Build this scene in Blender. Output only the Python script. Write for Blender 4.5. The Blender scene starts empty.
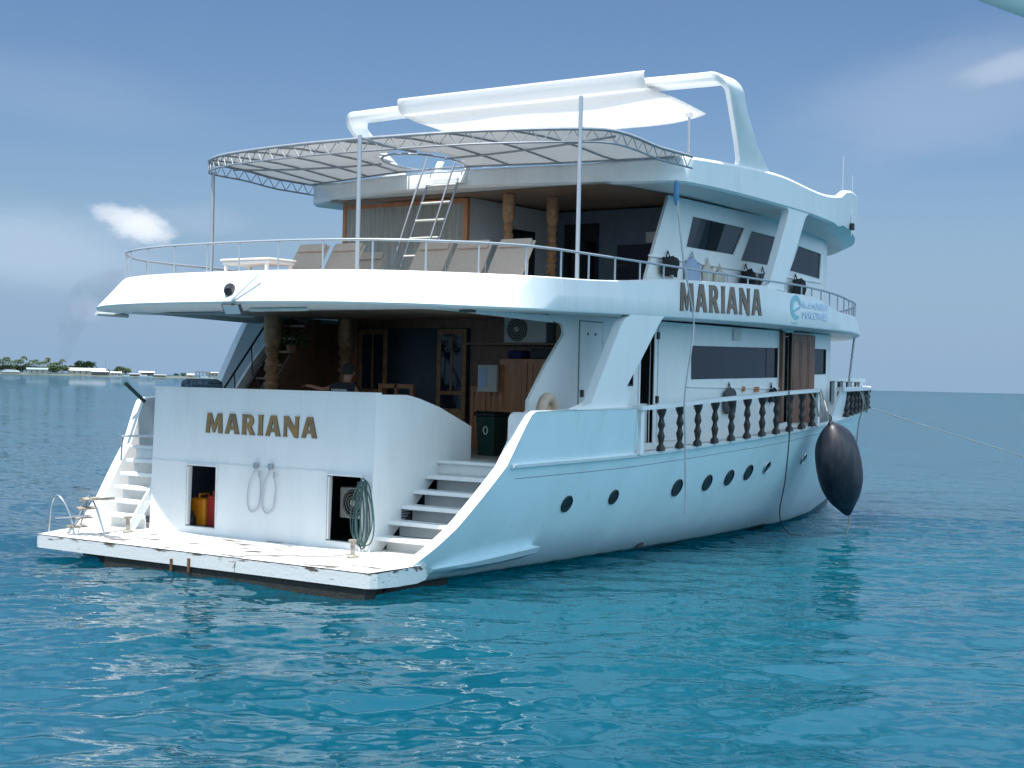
import bpy, bmesh, math, random
import numpy as np
from mathutils import Vector, Matrix
random.seed(7); np.random.seed(7)
R = math.radians
scene = bpy.context.scene
col = scene.collection

# ------------------------------------------------------------------ camera
cam_d = bpy.data.cameras.new("camera"); cam_o = bpy.data.objects.new("camera", cam_d); col.objects.link(cam_o)
CAM = Vector((-15.83, -17.2, 3.0)); AZ = R(35.5)
cam_d.sensor_width = 36.0; cam_d.lens = 1527/1024*36
cam_d.clip_start = 0.1; cam_d.clip_end = 60000
fwd = Vector((math.cos(AZ), math.sin(AZ), 0)); rgt = Vector((math.sin(AZ), -math.cos(AZ), 0)); up = Vector((0, 0, 1))
pitch = -math.atan(1.7/1527); roll = R(1.28)
f2 = fwd*math.cos(pitch) + up*math.sin(pitch); u2 = up*math.cos(pitch) - fwd*math.sin(pitch)
ru = rgt*math.cos(roll) + u2*math.sin(roll); uu = u2*math.cos(roll) - rgt*math.sin(roll)
cam_o.matrix_world = Matrix(((ru.x, uu.x, -f2.x, CAM.x), (ru.y, uu.y, -f2.y, CAM.y), (ru.z, uu.z, -f2.z, CAM.z), (0, 0, 0, 1)))
scene.camera = cam_o

# ------------------------------------------------------------------ light
SUN_EL = R(72); SUN_DIR = Vector((-math.cos(R(3)), math.sin(R(3)), 0))*math.cos(SUN_EL) + Vector((0, 0, math.sin(SUN_EL)))
sd = bpy.data.lights.new("sun", 'SUN'); sd.energy = 4.8; sd.angle = R(0.53); sd.color = (1.0, 0.955, 0.89)
so = bpy.data.objects.new("sun", sd); col.objects.link(so)
so.rotation_euler = SUN_DIR.to_track_quat('Z', 'Y').to_euler(); so.location = (0, 0, 60)
world = bpy.data.worlds.new("World"); scene.world = world; world.use_nodes = True
nt = world.node_tree; nt.nodes.clear()
def WN(t, **k):
    n = nt.nodes.new(t)
    for a, b in k.items(): setattr(n, a, b)
    return n
def wl(a, b): nt.links.new(a, b)
FILL_SKY_A = (9.6, 13.6, 16.8); FILL_SKY_B = (7.2, 9.6, 11.6)  # colours of the unseen sky fill added for the shaded sides
sky = WN('ShaderNodeTexSky'); sky.sky_type = 'NISHITA'; sky.sun_disc = False
sky.sun_elevation = SUN_EL; sky.sun_rotation = math.atan2(SUN_DIR.x, SUN_DIR.y)
sky.altitude = 0; sky.air_density = 1.0; sky.dust_density = 0.5; sky.ozone_density = 8.0
tc = WN('ShaderNodeTexCoord')
def dirvec(px, py):
    a, b = px-512, 382.3-py; c, s = math.cos(roll), math.sin(roll)
    return (fwd*1527 + rgt*(a*c-b*s) + up*(a*s+b*c)).normalized()
def cloud(px, py, half_w, half_h, strength, scale, lo, hi, tilt=0.0):
    """a cloud bank standing in one compass direction: noise inside an elliptical region of the sky"""
    d = dirvec(px, py); e1 = Vector((d.y, -d.x, 0)).normalized(); e2 = e1.cross(d)
    c, s = math.cos(tilt), math.sin(tilt); e1, e2 = e1*c + e2*s, e2*c - e1*s
    def dot(v):
        n = WN('ShaderNodeVectorMath', operation='DOT_PRODUCT'); wl(tc.outputs['Generated'], n.inputs[0]); n.inputs[1].default_value = v; return n.outputs['Value']
    noise = WN('ShaderNodeTexNoise'); noise.inputs['Scale'].default_value = scale; noise.inputs['Detail'].default_value = 8; noise.inputs['Roughness'].default_value = .64
    cmb = WN('ShaderNodeCombineXYZ')
    for i, (v, h) in enumerate(((e1, half_w), (e2, half_h))):
        m = WN('ShaderNodeMath', operation='DIVIDE'); wl(dot(v), m.inputs[0]); m.inputs[1].default_value = h; wl(m.outputs[0], cmb.inputs[i])
    wl(cmb.outputs[0], noise.inputs['Vector'])
    ln = WN('ShaderNodeVectorMath', operation='LENGTH'); wl(cmb.outputs[0], ln.inputs[0])
    fall = WN('ShaderNodeMapRange'); fall.interpolation_type = 'SMOOTHSTEP'; wl(ln.outputs['Value'], fall.inputs[0])
    fall.inputs[1].default_value = .15; fall.inputs[2].default_value = 1.0; fall.inputs[3].default_value = 1; fall.inputs[4].default_value = 0
    front = WN('ShaderNodeMath', operation='GREATER_THAN'); wl(dot(d), front.inputs[0]); front.inputs[1].default_value = .3
    a1 = WN('ShaderNodeMath', operation='MULTIPLY_ADD'); wl(fall.outputs[0], a1.inputs[0]); a1.inputs[1].default_value = .55; wl(noise.outputs['Fac'], a1.inputs[2])
    rg = WN('ShaderNodeMapRange'); rg.interpolation_type = 'SMOOTHSTEP'; wl(a1.outputs[0], rg.inputs[0]); rg.inputs[1].default_value = lo; rg.inputs[2].default_value = hi
    m1 = WN('ShaderNodeMath', operation='MULTIPLY'); wl(rg.outputs[0], m1.inputs[0]); wl(front.outputs[0], m1.inputs[1])
    m2 = WN('ShaderNodeMath', operation='MULTIPLY'); wl(m1.outputs[0], m2.inputs[0]); wl(fall.outputs[0], m2.inputs[1])
    m3 = WN('ShaderNodeMath', operation='MULTIPLY'); wl(m2.outputs[0], m3.inputs[0]); m3.inputs[1].default_value = strength
    return m3.outputs[0]
# marine haze: the sky pales to a flat grey-blue over the lowest degrees
sx = WN('ShaderNodeSeparateXYZ'); wl(tc.outputs['Generated'], sx.inputs[0])
hz = WN('ShaderNodeMapRange'); hz.interpolation_type = 'SMOOTHERSTEP'; wl(sx.outputs['Z'], hz.inputs[0])
hz.inputs[1].default_value = -.02; hz.inputs[2].default_value = .21; hz.inputs[3].default_value = .97; hz.inputs[4].default_value = 0.0
hm = WN('ShaderNodeMix', data_type='RGBA'); wl(hz.outputs[0], hm.inputs['Factor']); wl(sky.outputs[0], hm.inputs['A']); hm.inputs['B'].default_value = (2.72, 4.08, 5.98, 1)
cur = hm.outputs['Result']
# unseen bright veil added above the view so the waves reflect more light
vl = WN('ShaderNodeMapRange'); vl.interpolation_type = 'SMOOTHSTEP'; wl(sx.outputs['Z'], vl.inputs[0]); vl.inputs[1].default_value = .25; vl.inputs[2].default_value = .42; vl.inputs[3].default_value = 0; vl.inputs[4].default_value = .8
vm = WN('ShaderNodeMix', data_type='RGBA'); wl(vl.outputs[0], vm.inputs['Factor']); wl(cur, vm.inputs['A']); vm.inputs['B'].default_value = (5.2, 7.6, 11.0, 1)
cur = vm.outputs['Result']
for args, c in (((139, 226, .036, .019, 1.0, 2.6, .58, 1.0, -.18), (8.8, 9.4, 10.2)),
                ((110, 214, .022, .012, .7, 2.6, .6, 1.02, -.1), (7.6, 8.3, 9.3)),
                ((20, 246, .15, .042, .75, 1.2, .45, 1.0, -.06), (4.5, 5.8, 7.5)),
                ((88, 310, .020, .012, .35, 1.8, .5, .9, 0), (4.8, 5.7, 7.2)),
                ((1012, 66, .05, .014, .75, 1.5, .45, .9, .25), (4.6, 5.6, 7.2)),
                ((960, 95, .16, .06, .35, 1.7, .5, .95, .2), (4.6, 5.6, 7.2)),
                ((200, 220, .06, .02, .3, 1.6, .6, 1.1, 0), (4.6, 5.6, 7.2)),
                ((60, 90, .16, .04, .15, 1.4, .5, 1.1, -.1), (4.6, 5.6, 7.2))):
    mx = WN('ShaderNodeMix', data_type='RGBA'); wl(cloud(*args), mx.inputs['Factor']); wl(cur, mx.inputs['A']); mx.inputs['B'].default_value = (*c, 1); cur = mx.outputs['Result']
# unseen bright sky added behind and to starboard, filling the shaded hull sides
def dotn(v):
    n = WN('ShaderNodeVectorMath', operation='DOT_PRODUCT'); wl(tc.outputs['Generated'], n.inputs[0]); n.inputs[1].default_value = v; return n.outputs['Value']
for az, el, c0, c1, amt, c in ((-88, 13, .50, .86, .95, FILL_SKY_A), (-165, 22, .60, .90, .8, FILL_SKY_B)):
    v = Vector((math.cos(R(az))*math.cos(R(el)), math.sin(R(az))*math.cos(R(el)), math.sin(R(el))))
    cn = WN('ShaderNodeTexNoise'); cn.inputs['Scale'].default_value = 3.2; cn.inputs['Detail'].default_value = 5; wl(tc.outputs['Generated'], cn.inputs['Vector'])
    ad = WN('ShaderNodeMath', operation='MULTIPLY_ADD'); wl(cn.outputs['Fac'], ad.inputs[0]); ad.inputs[1].default_value = .35; wl(dotn(v), ad.inputs[2])
    mr = WN('ShaderNodeMapRange'); mr.interpolation_type = 'SMOOTHSTEP'; wl(ad.outputs[0], mr.inputs[0]); mr.inputs[1].default_value = c0+.17; mr.inputs[2].default_value = c1+.17; mr.inputs[3].default_value = 0; mr.inputs[4].default_value = amt
    up_m = WN('ShaderNodeMapRange'); wl(sx.outputs['Z'], up_m.inputs[0]); up_m.inputs[1].default_value = 0; up_m.inputs[2].default_value = .06
    mm = WN('ShaderNodeMath', operation='MULTIPLY'); wl(mr.outputs[0], mm.inputs[0]); wl(up_m.outputs[0], mm.inputs[1])
    mx = WN('ShaderNodeMix', data_type='RGBA'); wl(mm.outputs[0], mx.inputs['Factor']); wl(cur, mx.inputs['A']); mx.inputs['B'].default_value = (*c, 1); cur = mx.outputs['Result']
bg = WN('ShaderNodeBackground'); bg.inputs['Strength'].default_value = 0.079; wl(cur, bg.inputs['Color'])
wo = WN('ShaderNodeOutputWorld'); wl(bg.outputs[0], wo.inputs['Surface'])
vs = scene.view_settings
vs.view_transform = 'Standard'; vs.look = 'None'; vs.gamma = 1; vs.use_curve_mapping = False; vs.exposure = 0.42
scene.render.engine = 'CYCLES'
scene.cycles.max_bounces = 8; scene.cycles.diffuse_bounces = 4; scene.cycles.glossy_bounces = 3; scene.cycles.sample_clamp_indirect = 8
scene.cycles.caustics_reflective = False; scene.cycles.caustics_refractive = False
scene.cycles.use_denoising = True

# ------------------------------------------------------------------ materials
def mat(name, c, rough=.5, metal=0.0, var=0.0, scale=(6, 6, 6), c2=None, lo=.35, hi=.65, bump=0.0, bscale=40, trans=0.0, spec=None, detail=5):
    m = bpy.data.materials.new(name); m.use_nodes = True; t = m.node_tree; b = t.nodes['Principled BSDF']
    b.inputs['Roughness'].default_value = rough; b.inputs['Metallic'].default_value = metal; b.inputs['Base Color'].default_value = (*c, 1)
    if spec is not None: b.inputs['Specular IOR Level'].default_value = spec
    tcn = t.nodes.new('ShaderNodeTexCoord')
    if c2 is None and var: c2 = tuple(x*(1-var) for x in c)
    if c2 is not None:
        mp = t.nodes.new('ShaderNodeMapping'); mp.inputs['Scale'].default_value = scale; t.links.new(tcn.outputs['Object'], mp.inputs[0])
        n = t.nodes.new('ShaderNodeTexNoise'); n.inputs['Scale'].default_value = 1; n.inputs['Detail'].default_value = detail; n.inputs['Roughness'].default_value = .6
        t.links.new(mp.outputs[0], n.inputs['Vector'])
        mr = t.nodes.new('ShaderNodeMapRange'); mr.inputs[1].default_value = lo; mr.inputs[2].default_value = hi; t.links.new(n.outputs['Fac'], mr.inputs[0])
        mx = t.nodes.new('ShaderNodeMix'); mx.data_type = 'RGBA'; mx.inputs['A'].default_value = (*c, 1); mx.inputs['B'].default_value = (*c2, 1)
        t.links.new(mr.outputs[0], mx.inputs['Factor']); t.links.new(mx.outputs['Result'], b.inputs['Base Color'])
    if bump:
        n2 = t.nodes.new('ShaderNodeTexNoise'); n2.inputs['Scale'].default_value = bscale; n2.inputs['Detail'].default_value = 3; t.links.new(tcn.outputs['Object'], n2.inputs['Vector'])
        bp = t.nodes.new('ShaderNodeBump'); bp.inputs['Strength'].default_value = bump; bp.inputs['Distance'].default_value = .02; t.links.new(n2.outputs['Fac'], bp.inputs['Height']); t.links.new(bp.outputs[0], b.inputs['Normal'])
    if trans:
        tr = t.nodes.new('ShaderNodeBsdfTranslucent'); tr.inputs['Color'].default_value = (*[min(1, x*1.05) for x in c], 1)
        ms = t.nodes.new('ShaderNodeMixShader'); ms.inputs[0].default_value = trans
        o = t.nodes['Material Output']; t.links.new(b.outputs[0], ms.inputs[1]); t.links.new(tr.outputs[0], ms.inputs[2]); t.links.new(ms.outputs[0], o.inputs['Surface'])
    return m
WHITE = mat('white_paint', (.80, .81, .81), .32, c2=(.72, .735, .735), scale=(2.2, 2.2, .5), lo=.45, hi=.8, bump=.04, bscale=3)
WHITE2 = mat('aged_white_paint', (.76, .77, .76), .42, c2=(.62, .62, .59), scale=(5, 5, 1.4), lo=.5, hi=.85)
SOFFIT = mat('soffit_paint', (.74, .76, .76), .5, var=.05)
# hull: white topsides, cyan tint put in for light off the water; faint run marks, dark boot top at the waterline
HULL = mat('sea_lit_hull_paint', (.69, .82, .86), .28, c2=(.60, .73, .76), scale=(1.6, 1.6, .22), lo=.45, hi=.85, bump=.06, bscale=2.2)
def boot(m, z, dark, soft=.03):
    t = m.node_tree; b = t.nodes['Principled BSDF']; src = b.inputs['Base Color'].links[0].from_socket
    g = t.nodes.new('ShaderNodeNewGeometry'); s = t.nodes.new('ShaderNodeSeparateXYZ'); t.links.new(g.outputs['Position'], s.inputs[0])
    n = t.nodes.new('ShaderNodeTexNoise'); n.inputs['Scale'].default_value = 3; t.links.new(g.outputs['Position'], n.inputs['Vector'])
    a = t.nodes.new('ShaderNodeMath'); a.operation = 'MULTIPLY_ADD'; t.links.new(n.outputs['Fac'], a.inputs[0]); a.inputs[1].default_value = -.08; t.links.new(s.outputs['Z'], a.inputs[2])
    mr = t.nodes.new('ShaderNodeMapRange'); mr.inputs[1].default_value = z-.04-soft; mr.inputs[2].default_value = z-.04+soft; t.links.new(a.outputs[0], mr.inputs[0])
    mx = t.nodes.new('ShaderNodeMix'); mx.data_type = 'RGBA'; t.links.new(mr.outputs[0], mx.inputs['Factor']); mx.inputs['A'].default_value = (*dark, 1); t.links.new(src, mx.inputs['B'])
    t.links.new(mx.outputs['Result'], b.inputs['Base Color'])
def streaks(m, c, sc, lo, hi, amt):
    t = m.node_tree; b = t.nodes['Principled BSDF']; src = b.inputs['Base Color'].links[0].from_socket
    g = t.nodes.new('ShaderNodeNewGeometry'); mp = t.nodes.new('ShaderNodeMapping'); mp.inputs['Scale'].default_value = sc; t.links.new(g.outputs['Position'], mp.inputs[0])
    n = t.nodes.new('ShaderNodeTexNoise'); n.inputs['Scale'].default_value = 1; n.inputs['Detail'].default_value = 6; t.links.new(mp.outputs[0], n.inputs['Vector'])
    mr = t.nodes.new('ShaderNodeMapRange'); mr.inputs[1].default_value = lo; mr.inputs[2].default_value = hi; mr.inputs[4].default_value = amt; t.links.new(n.outputs['Fac'], mr.inputs[0])
    mx = t.nodes.new('ShaderNodeMix'); mx.data_type = 'RGBA'; t.links.new(mr.outputs[0], mx.inputs['Factor']); t.links.new(src, mx.inputs['A']); mx.inputs['B'].default_value = (*c, 1)
    t.links.new(mx.outputs['Result'], b.inputs['Base Color'])
streaks(HULL, (.42, .38, .30), (4.5, 4.5, .30), .63, .76, .35); streaks(WHITE, (.52, .48, .41), (5.5, 5.5, .5), .64, .78, .25)
def lip_wear(m, z0, z1, amt):
    t = m.node_tree; mr = [n for n in t.nodes if n.type == 'MAP_RANGE'][0]; src = mr.inputs[0].links[0].from_socket
    g = t.nodes.new('ShaderNodeNewGeometry'); sp = t.nodes.new('ShaderNodeSeparateXYZ'); t.links.new(g.outputs['Position'], sp.inputs[0])
    a = t.nodes.new('ShaderNodeMapRange'); a.inputs[1].default_value = z0; a.inputs[2].default_value = z1; a.inputs[3].default_value = -.06; a.inputs[4].default_value = amt; t.links.new(sp.outputs['Z'], a.inputs[0])
    b = t.nodes.new('ShaderNodeMath'); b.operation = 'ADD'; t.links.new(src, b.inputs[0]); t.links.new(a.outputs[0], b.inputs[1]); t.links.new(b.outputs[0], mr.inputs[0])
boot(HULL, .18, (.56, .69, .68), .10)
boot(HULL, .10, (.012, .018, .018))
PLAT = mat('flaking_platform_paint', (.74, .74, .72), .5, c2=(.13, .105, .085), scale=(5.5, 1.3, 9), lo=.565, hi=.635, bump=.2, bscale=14, detail=9)
PLATEDGE = mat('chipped_edge_paint', (.70, .71, .70), .5, c2=(.10, .075, .055), scale=(9, 2.6, 15), lo=.58, hi=.66, bump=.25, bscale=18, detail=9)
lip_wear(PLATEDGE, .27, .345, .115)
FOUL = mat('black_antifouling', (.012, .014, .014), .8, c2=(.032, .032, .026), scale=(14, 14, 20), bump=.6, bscale=30)
GOLD = mat('gold_lettering', (.33, .19, .06), .4, .15, c2=(.19, .13, .07), scale=(5, 5, 5))
BROWNLET = mat('brown_lettering', (.19, .135, .095), .45, .1, c2=(.13, .095, .07), scale=(4, 4, 4))
LETEDGE = mat('letter_return', (.035, .03, .028), .5)
STEEL = mat('stainless_steel', (.55, .57, .6), .28, .9)
GALV = mat('galvanised_tube', (.30, .33, .37), .45, .3, var=.2)
RAILP = mat('rail_paint', (.42, .45, .49), .35, .3)
DARKBAL = mat('black_baluster_paint', (.009, .008, .009), .4, c2=(.020, .017, .017), scale=(12, 12, 12))
WOOD = mat('varnished_wood', (.64, .28, .12), .35, c2=(.38, .16, .07), scale=(14, 14, 1.6), lo=.3, hi=.7, bump=.08)
WOODD = mat('dark_wood', (.24, .115, .065), .4, c2=(.12, .06, .038), scale=(12, 12, 1.4), lo=.3, hi=.7)
CARVED = mat('carved_teak', (.46, .25, .12), .45, c2=(.24, .12, .06), scale=(9, 9, 9), lo=.3, hi=.7, bump=.3, bscale=25)
CEIL = mat('plank_ceiling', (.34, .22, .15), .35, c2=(.22, .14, .095), scale=(.8, 14, 8), lo=.3, hi=.7)
DECKM = mat('deck_boards', (.58, .55, .50), .6, c2=(.44, .41, .37), scale=(1.5, 14, 3))
GLASS = mat('tinted_glass', (.012, .022, .036), .04, spec=.35, c2=(.022, .034, .052), scale=(.9, .9, .5))
GLASSD = mat('dark_glass', (.008, .01, .014), .05, spec=.5)
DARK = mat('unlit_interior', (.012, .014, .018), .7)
NAVY = mat('blue_grey_wall', (.13, .18, .235), .6, var=.2)
CANVAS = mat('awning_canvas', (.70, .71, .72), .8, var=.08, scale=(1.2, 1.2, 1.2), trans=.38, bump=.15, bscale=3)
SHADE = mat('white_shade_cloth', (.82, .82, .82), .7, trans=.5, bump=.25, bscale=2.5)
CURT = mat('grey_curtain', (.50, .49, .45), .9, c2=(.36, .355, .33), scale=(3, 18, 1))
SLING = mat('taupe_sling', (.50, .42, .35), .85, c2=(.43, .36, .30), scale=(30, 30, 30))
LFRAME = mat('lounger_frame_enamel', (.78, .77, .74), .35, var=.04)
PINK = mat('blush_cushion', (.62, .47, .40), .8, var=.08)
PLASTIC = mat('white_plastic', (.80, .80, .79), .4, var=.04)
BING = mat('green_bin_plastic', (.012, .05, .038), .45, var=.2)
BLACKP = mat('black_plastic', (.015, .016, .018), .45, var=.3)
RUBBER = mat('navy_fender_rubber', (.010, .012, .022), .42, c2=(.055, .058, .066), scale=(5, 5, 1.6), lo=.48, hi=.85, bump=.2, bscale=6)
ROPE = mat('pale_rope', (.42, .40, .36), .9, var=.25, scale=(40, 40, 40))
HOSEG = mat('grey_green_hose', (.055, .12, .115), .5, var=.2)
HOSEW = mat('pale_hose', (.50, .52, .53), .45, var=.1)
CREAM = mat('cream_ring', (.52, .40, .30), .6, c2=(.42, .30, .22), scale=(8, 8, 8))
YELLOW = mat('yellow_box_plastic', (.66, .23, .012), .45, var=.15)
RED = mat('red_plastic', (.30, .02, .015), .45, var=.15)
SKIN = mat('skin', (.28, .13, .075), .55, var=.1)
HAIR = mat('black_hair', (.006, .005, .005), .8, bump=.4, bscale=60)
SHIRT = mat('black_shirt', (.010, .012, .02), .85, var=.3)
PANTS = mat('grey_shorts', (.05, .05, .055), .85, var=.2)
LEAF = mat('house_plant_leaf', (.035, .085, .02), .5, c2=(.06, .12, .03), scale=(9, 9, 9))
TERRA = mat('terracotta', (.30, .13, .07), .7, var=.1)
CLOTHK = mat('black_cloth', (.012, .013, .017), .9, var=.3)
CLOTHB = mat('pale_blue_cloth', (.36, .45, .60), .9, var=.12)
CLOTHC = mat('cream_cloth', (.58, .54, .46), .9, var=.12)
CLOTHG = mat('grey_cloth', (.09, .095, .10), .9, var=.25)
PLAID = mat('blue_plaid_cloth', (.03, .06, .09), .9, c2=(.10, .15, .18), scale=(2, 22, 22), lo=.45, hi=.55)
ACW = mat('ac_casing', (.62, .62, .58), .45, var=.06)
SEAM = mat('seam_shadow_grey', (.20, .22, .23), .7)
BOLL = mat('weathered_bollard', (.45, .42, .38), .6, c2=(.22, .15, .10), scale=(14, 14, 14))
REDWOOD = mat('reddish_wood', (.23, .095, .055), .4, c2=(.12, .05, .03), scale=(10, 10, 1.2), lo=.3, hi=.7)
LENS = mat('lamp_lens', (.62, .66, .66), .15, var=.05)
LOGOC = mat('logo_cyan', (.24, .52, .64), .5, var=.1)
LOGOG = mat('logo_pale_green', (.40, .55, .48), .5)
LOGOT = mat('logo_pale_blue', (.47, .60, .80), .5)
BLUEP = mat('blue_paint', (.05, .22, .42), .5)
WALLIN = mat('cabin_inner_wall', (.66, .67, .67), .6, var=.08)
MURAL = mat('navy_mural_cloth', (.012, .016, .035), .7, c2=(.06, .07, .10), scale=(1.2, 1.5, 7), lo=.55, hi=.75)

# ------------------------------------------------------------------ helpers
class MB:
    def __init__(s): s.bm = bmesh.new()
    def v(s, p): return s.bm.verts.new(p)
    def face(s, pts):
        try: return s.bm.faces.new([s.v(p) for p in pts])
        except ValueError: return None
    def box(s, x0, x1, y0, y1, z0, z1, M=None):
        c = [Vector((x, y, z)) for z in (z0, z1) for x, y in ((x0, y0), (x1, y0), (x1, y1), (x0, y1))]
        if M: c = [M @ p for p in c]
        v = [s.v(p) for p in c]
        for f in ((3, 2, 1, 0), (4, 5, 6, 7), (0, 1, 5, 4), (1, 2, 6, 5), (2, 3, 7, 6), (3, 0, 4, 7)): s.bm.faces.new([v[i] for i in f])
        return s
    def prism(s, pts, axis, a, b, fn=None):
        """2-D outline extruded along an axis (x: (y,z), y: (x,z), z: (x,y)); fn may move the points"""
        def mk(p, q):
            r = {'x': (q, p[0], p[1]), 'y': (p[0], q, p[1]), 'z': (p[0], p[1], q)}[axis]
            return s.v(fn(*r) if fn else r)
        A = [mk(p, a) for p in pts]; B = [mk(p, b) for p in pts]; n = len(pts)
        s.bm.faces.new(A); s.bm.faces.new(B[::-1])
        for i in range(n): s.bm.faces.new((A[i], B[i], B[(i+1) % n], A[(i+1) % n]))
        return s
    def grid(s, rows, closed=False, skip=None):
        V = [[s.v(p) for p in r] for r in rows]; n = len(V[0])
        for i in range(len(V)-1):
            for j in range(n if closed else n-1):
                if skip and skip(i, j): continue
                q = (V[i][j], V[i][(j+1) % n], V[i+1][(j+1) % n], V[i+1][j])
                try: s.bm.faces.new(q)
                except ValueError: pass
        return V
    def tube(s, pts, r, n=8, closed=False, cap=True):
        pts = [Vector(p) for p in pts]; m = len(pts); rows = []; prev = None
        rr = r if isinstance(r, (list, tuple)) else [r]*m
        for i in range(m):
            if closed: t = pts[(i+1) % m] - pts[i-1]
            else: t = pts[min(i+1, m-1)] - pts[max(i-1, 0)]
            if t.length < 1e-9: t = Vector((0, 0, 1))
            t.normalize()
            if prev is None: a = t.orthogonal().normalized()
            else:
                a = prev - t*prev.dot(t)
                a = a.normalized() if a.length > 1e-6 else t.orthogonal().normalized()
            prev = a; b = t.cross(a)
            rows.append([pts[i] + (a*math.cos(2*math.pi*k/n) + b*math.sin(2*math.pi*k/n))*rr[i] for k in range(n)])
        if closed: rows.append(rows[0])
        V = s.grid(rows, closed=True)
        if cap and not closed:
            s.bm.faces.new(V[0][::-1]); s.bm.faces.new(V[-1])
        return s
    def lathe(s, prof, c=(0, 0, 0), n=16, M=None):
        rows = [[Vector((r*math.cos(2*math.pi*k/n), r*math.sin(2*math.pi*k/n), z)) for k in range(n)] for r, z in prof]
        c = Vector(c)
        rows = [[(M @ p if M else p) + c for p in row] for row in rows]
        V = s.grid(rows, closed=True); s.bm.faces.new(V[0][::-1]); s.bm.faces.new(V[-1]); return s
    def build(s, name, m, parent=None, smooth=None, bev=0, loc=None, solid=0):
        bmesh.ops.remove_doubles(s.bm, verts=s.bm.verts, dist=1e-5)
        bmesh.ops.recalc_face_normals(s.bm, faces=s.bm.faces)
        me = bpy.data.meshes.new(name); s.bm.to_mesh(me); s.bm.free()
        o = bpy.data.objects.new(name, me); col.objects.link(o); me.materials.append(m)
        if smooth is not None:
            for p in me.polygons: p.use_smooth = True
            me.set_sharp_from_angle(angle=R(smooth))
        if solid:
            k = o.modifiers.new('thickness', 'SOLIDIFY'); k.thickness = solid; k.offset = -1
        if bev:
            k = o.modifiers.new('bevel', 'BEVEL'); k.width = bev; k.segments = 2; k.limit_method = 'ANGLE'; k.angle_limit = R(40)
        if parent: o.parent = parent
        if loc: o.location = loc
        return o
def tag(o, label=None, cat=None, group=None, kind=None):
    if label: o['label'] = label
    if cat: o['category'] = cat
    if group: o['group'] = group
    if kind: o['kind'] = kind
    return o
def thing(name, label, cat, loc=(0, 0, 0), rz=0, group=None):
    o = bpy.data.objects.new(name, None); col.objects.link(o); o.location = loc; o.rotation_euler = (0, 0, rz); o.empty_display_size = .3
    return tag(o, label, cat, group)
def copy_tree(o, parent=None):
    c = o.copy(); col.objects.link(c)
    if parent: c.parent = parent
    for ch in list(o.children): copy_tree(ch, c)
    return c
ip = lambda xs, ys: (lambda x: float(np.interp(x, xs, ys)))
def catmull(pts, k=6):
    P = [Vector(p) for p in pts]; P = [2*P[0]-P[1]] + P + [2*P[-1]-P[-2]]; out = []
    for i in range(1, len(P)-2):
        for t in range(k):
            t /= k; a, b, c, d = P[i-1:i+3]
            out.append(.5*((2*b) + (c-a)*t + (2*a-5*b+4*c-d)*t*t + (3*b-a-3*c+d)*t**3))
    return out + [P[-2]]
def smooth_ip(xs, ys):
    """monotone-ish cubic interpolation for fair hull lines"""
    xs = np.array(xs, float); ys = np.array(ys, float); h = np.diff(xs); d = np.diff(ys)/h; m = np.zeros(len(xs))
    m[0] = d[0]; m[-1] = d[-1]
    for i in range(1, len(xs)-1): m[i] = 0 if d[i-1]*d[i] <= 0 else 2*d[i-1]*d[i]/(d[i-1]+d[i])
    def f(x):
        x = min(max(x, xs[0]), xs[-1]); i = min(int(np.searchsorted(xs, x, 'right'))-1, len(h)-1); i = max(i, 0)
        t = (x-xs[i])/h[i]
        return float(ys[i]*(1+2*t)*(1-t)**2 + h[i]*m[i]*t*(1-t)**2 + ys[i+1]*t*t*(3-2*t) + h[i]*m[i+1]*t*t*(t-1))
    return f

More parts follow.
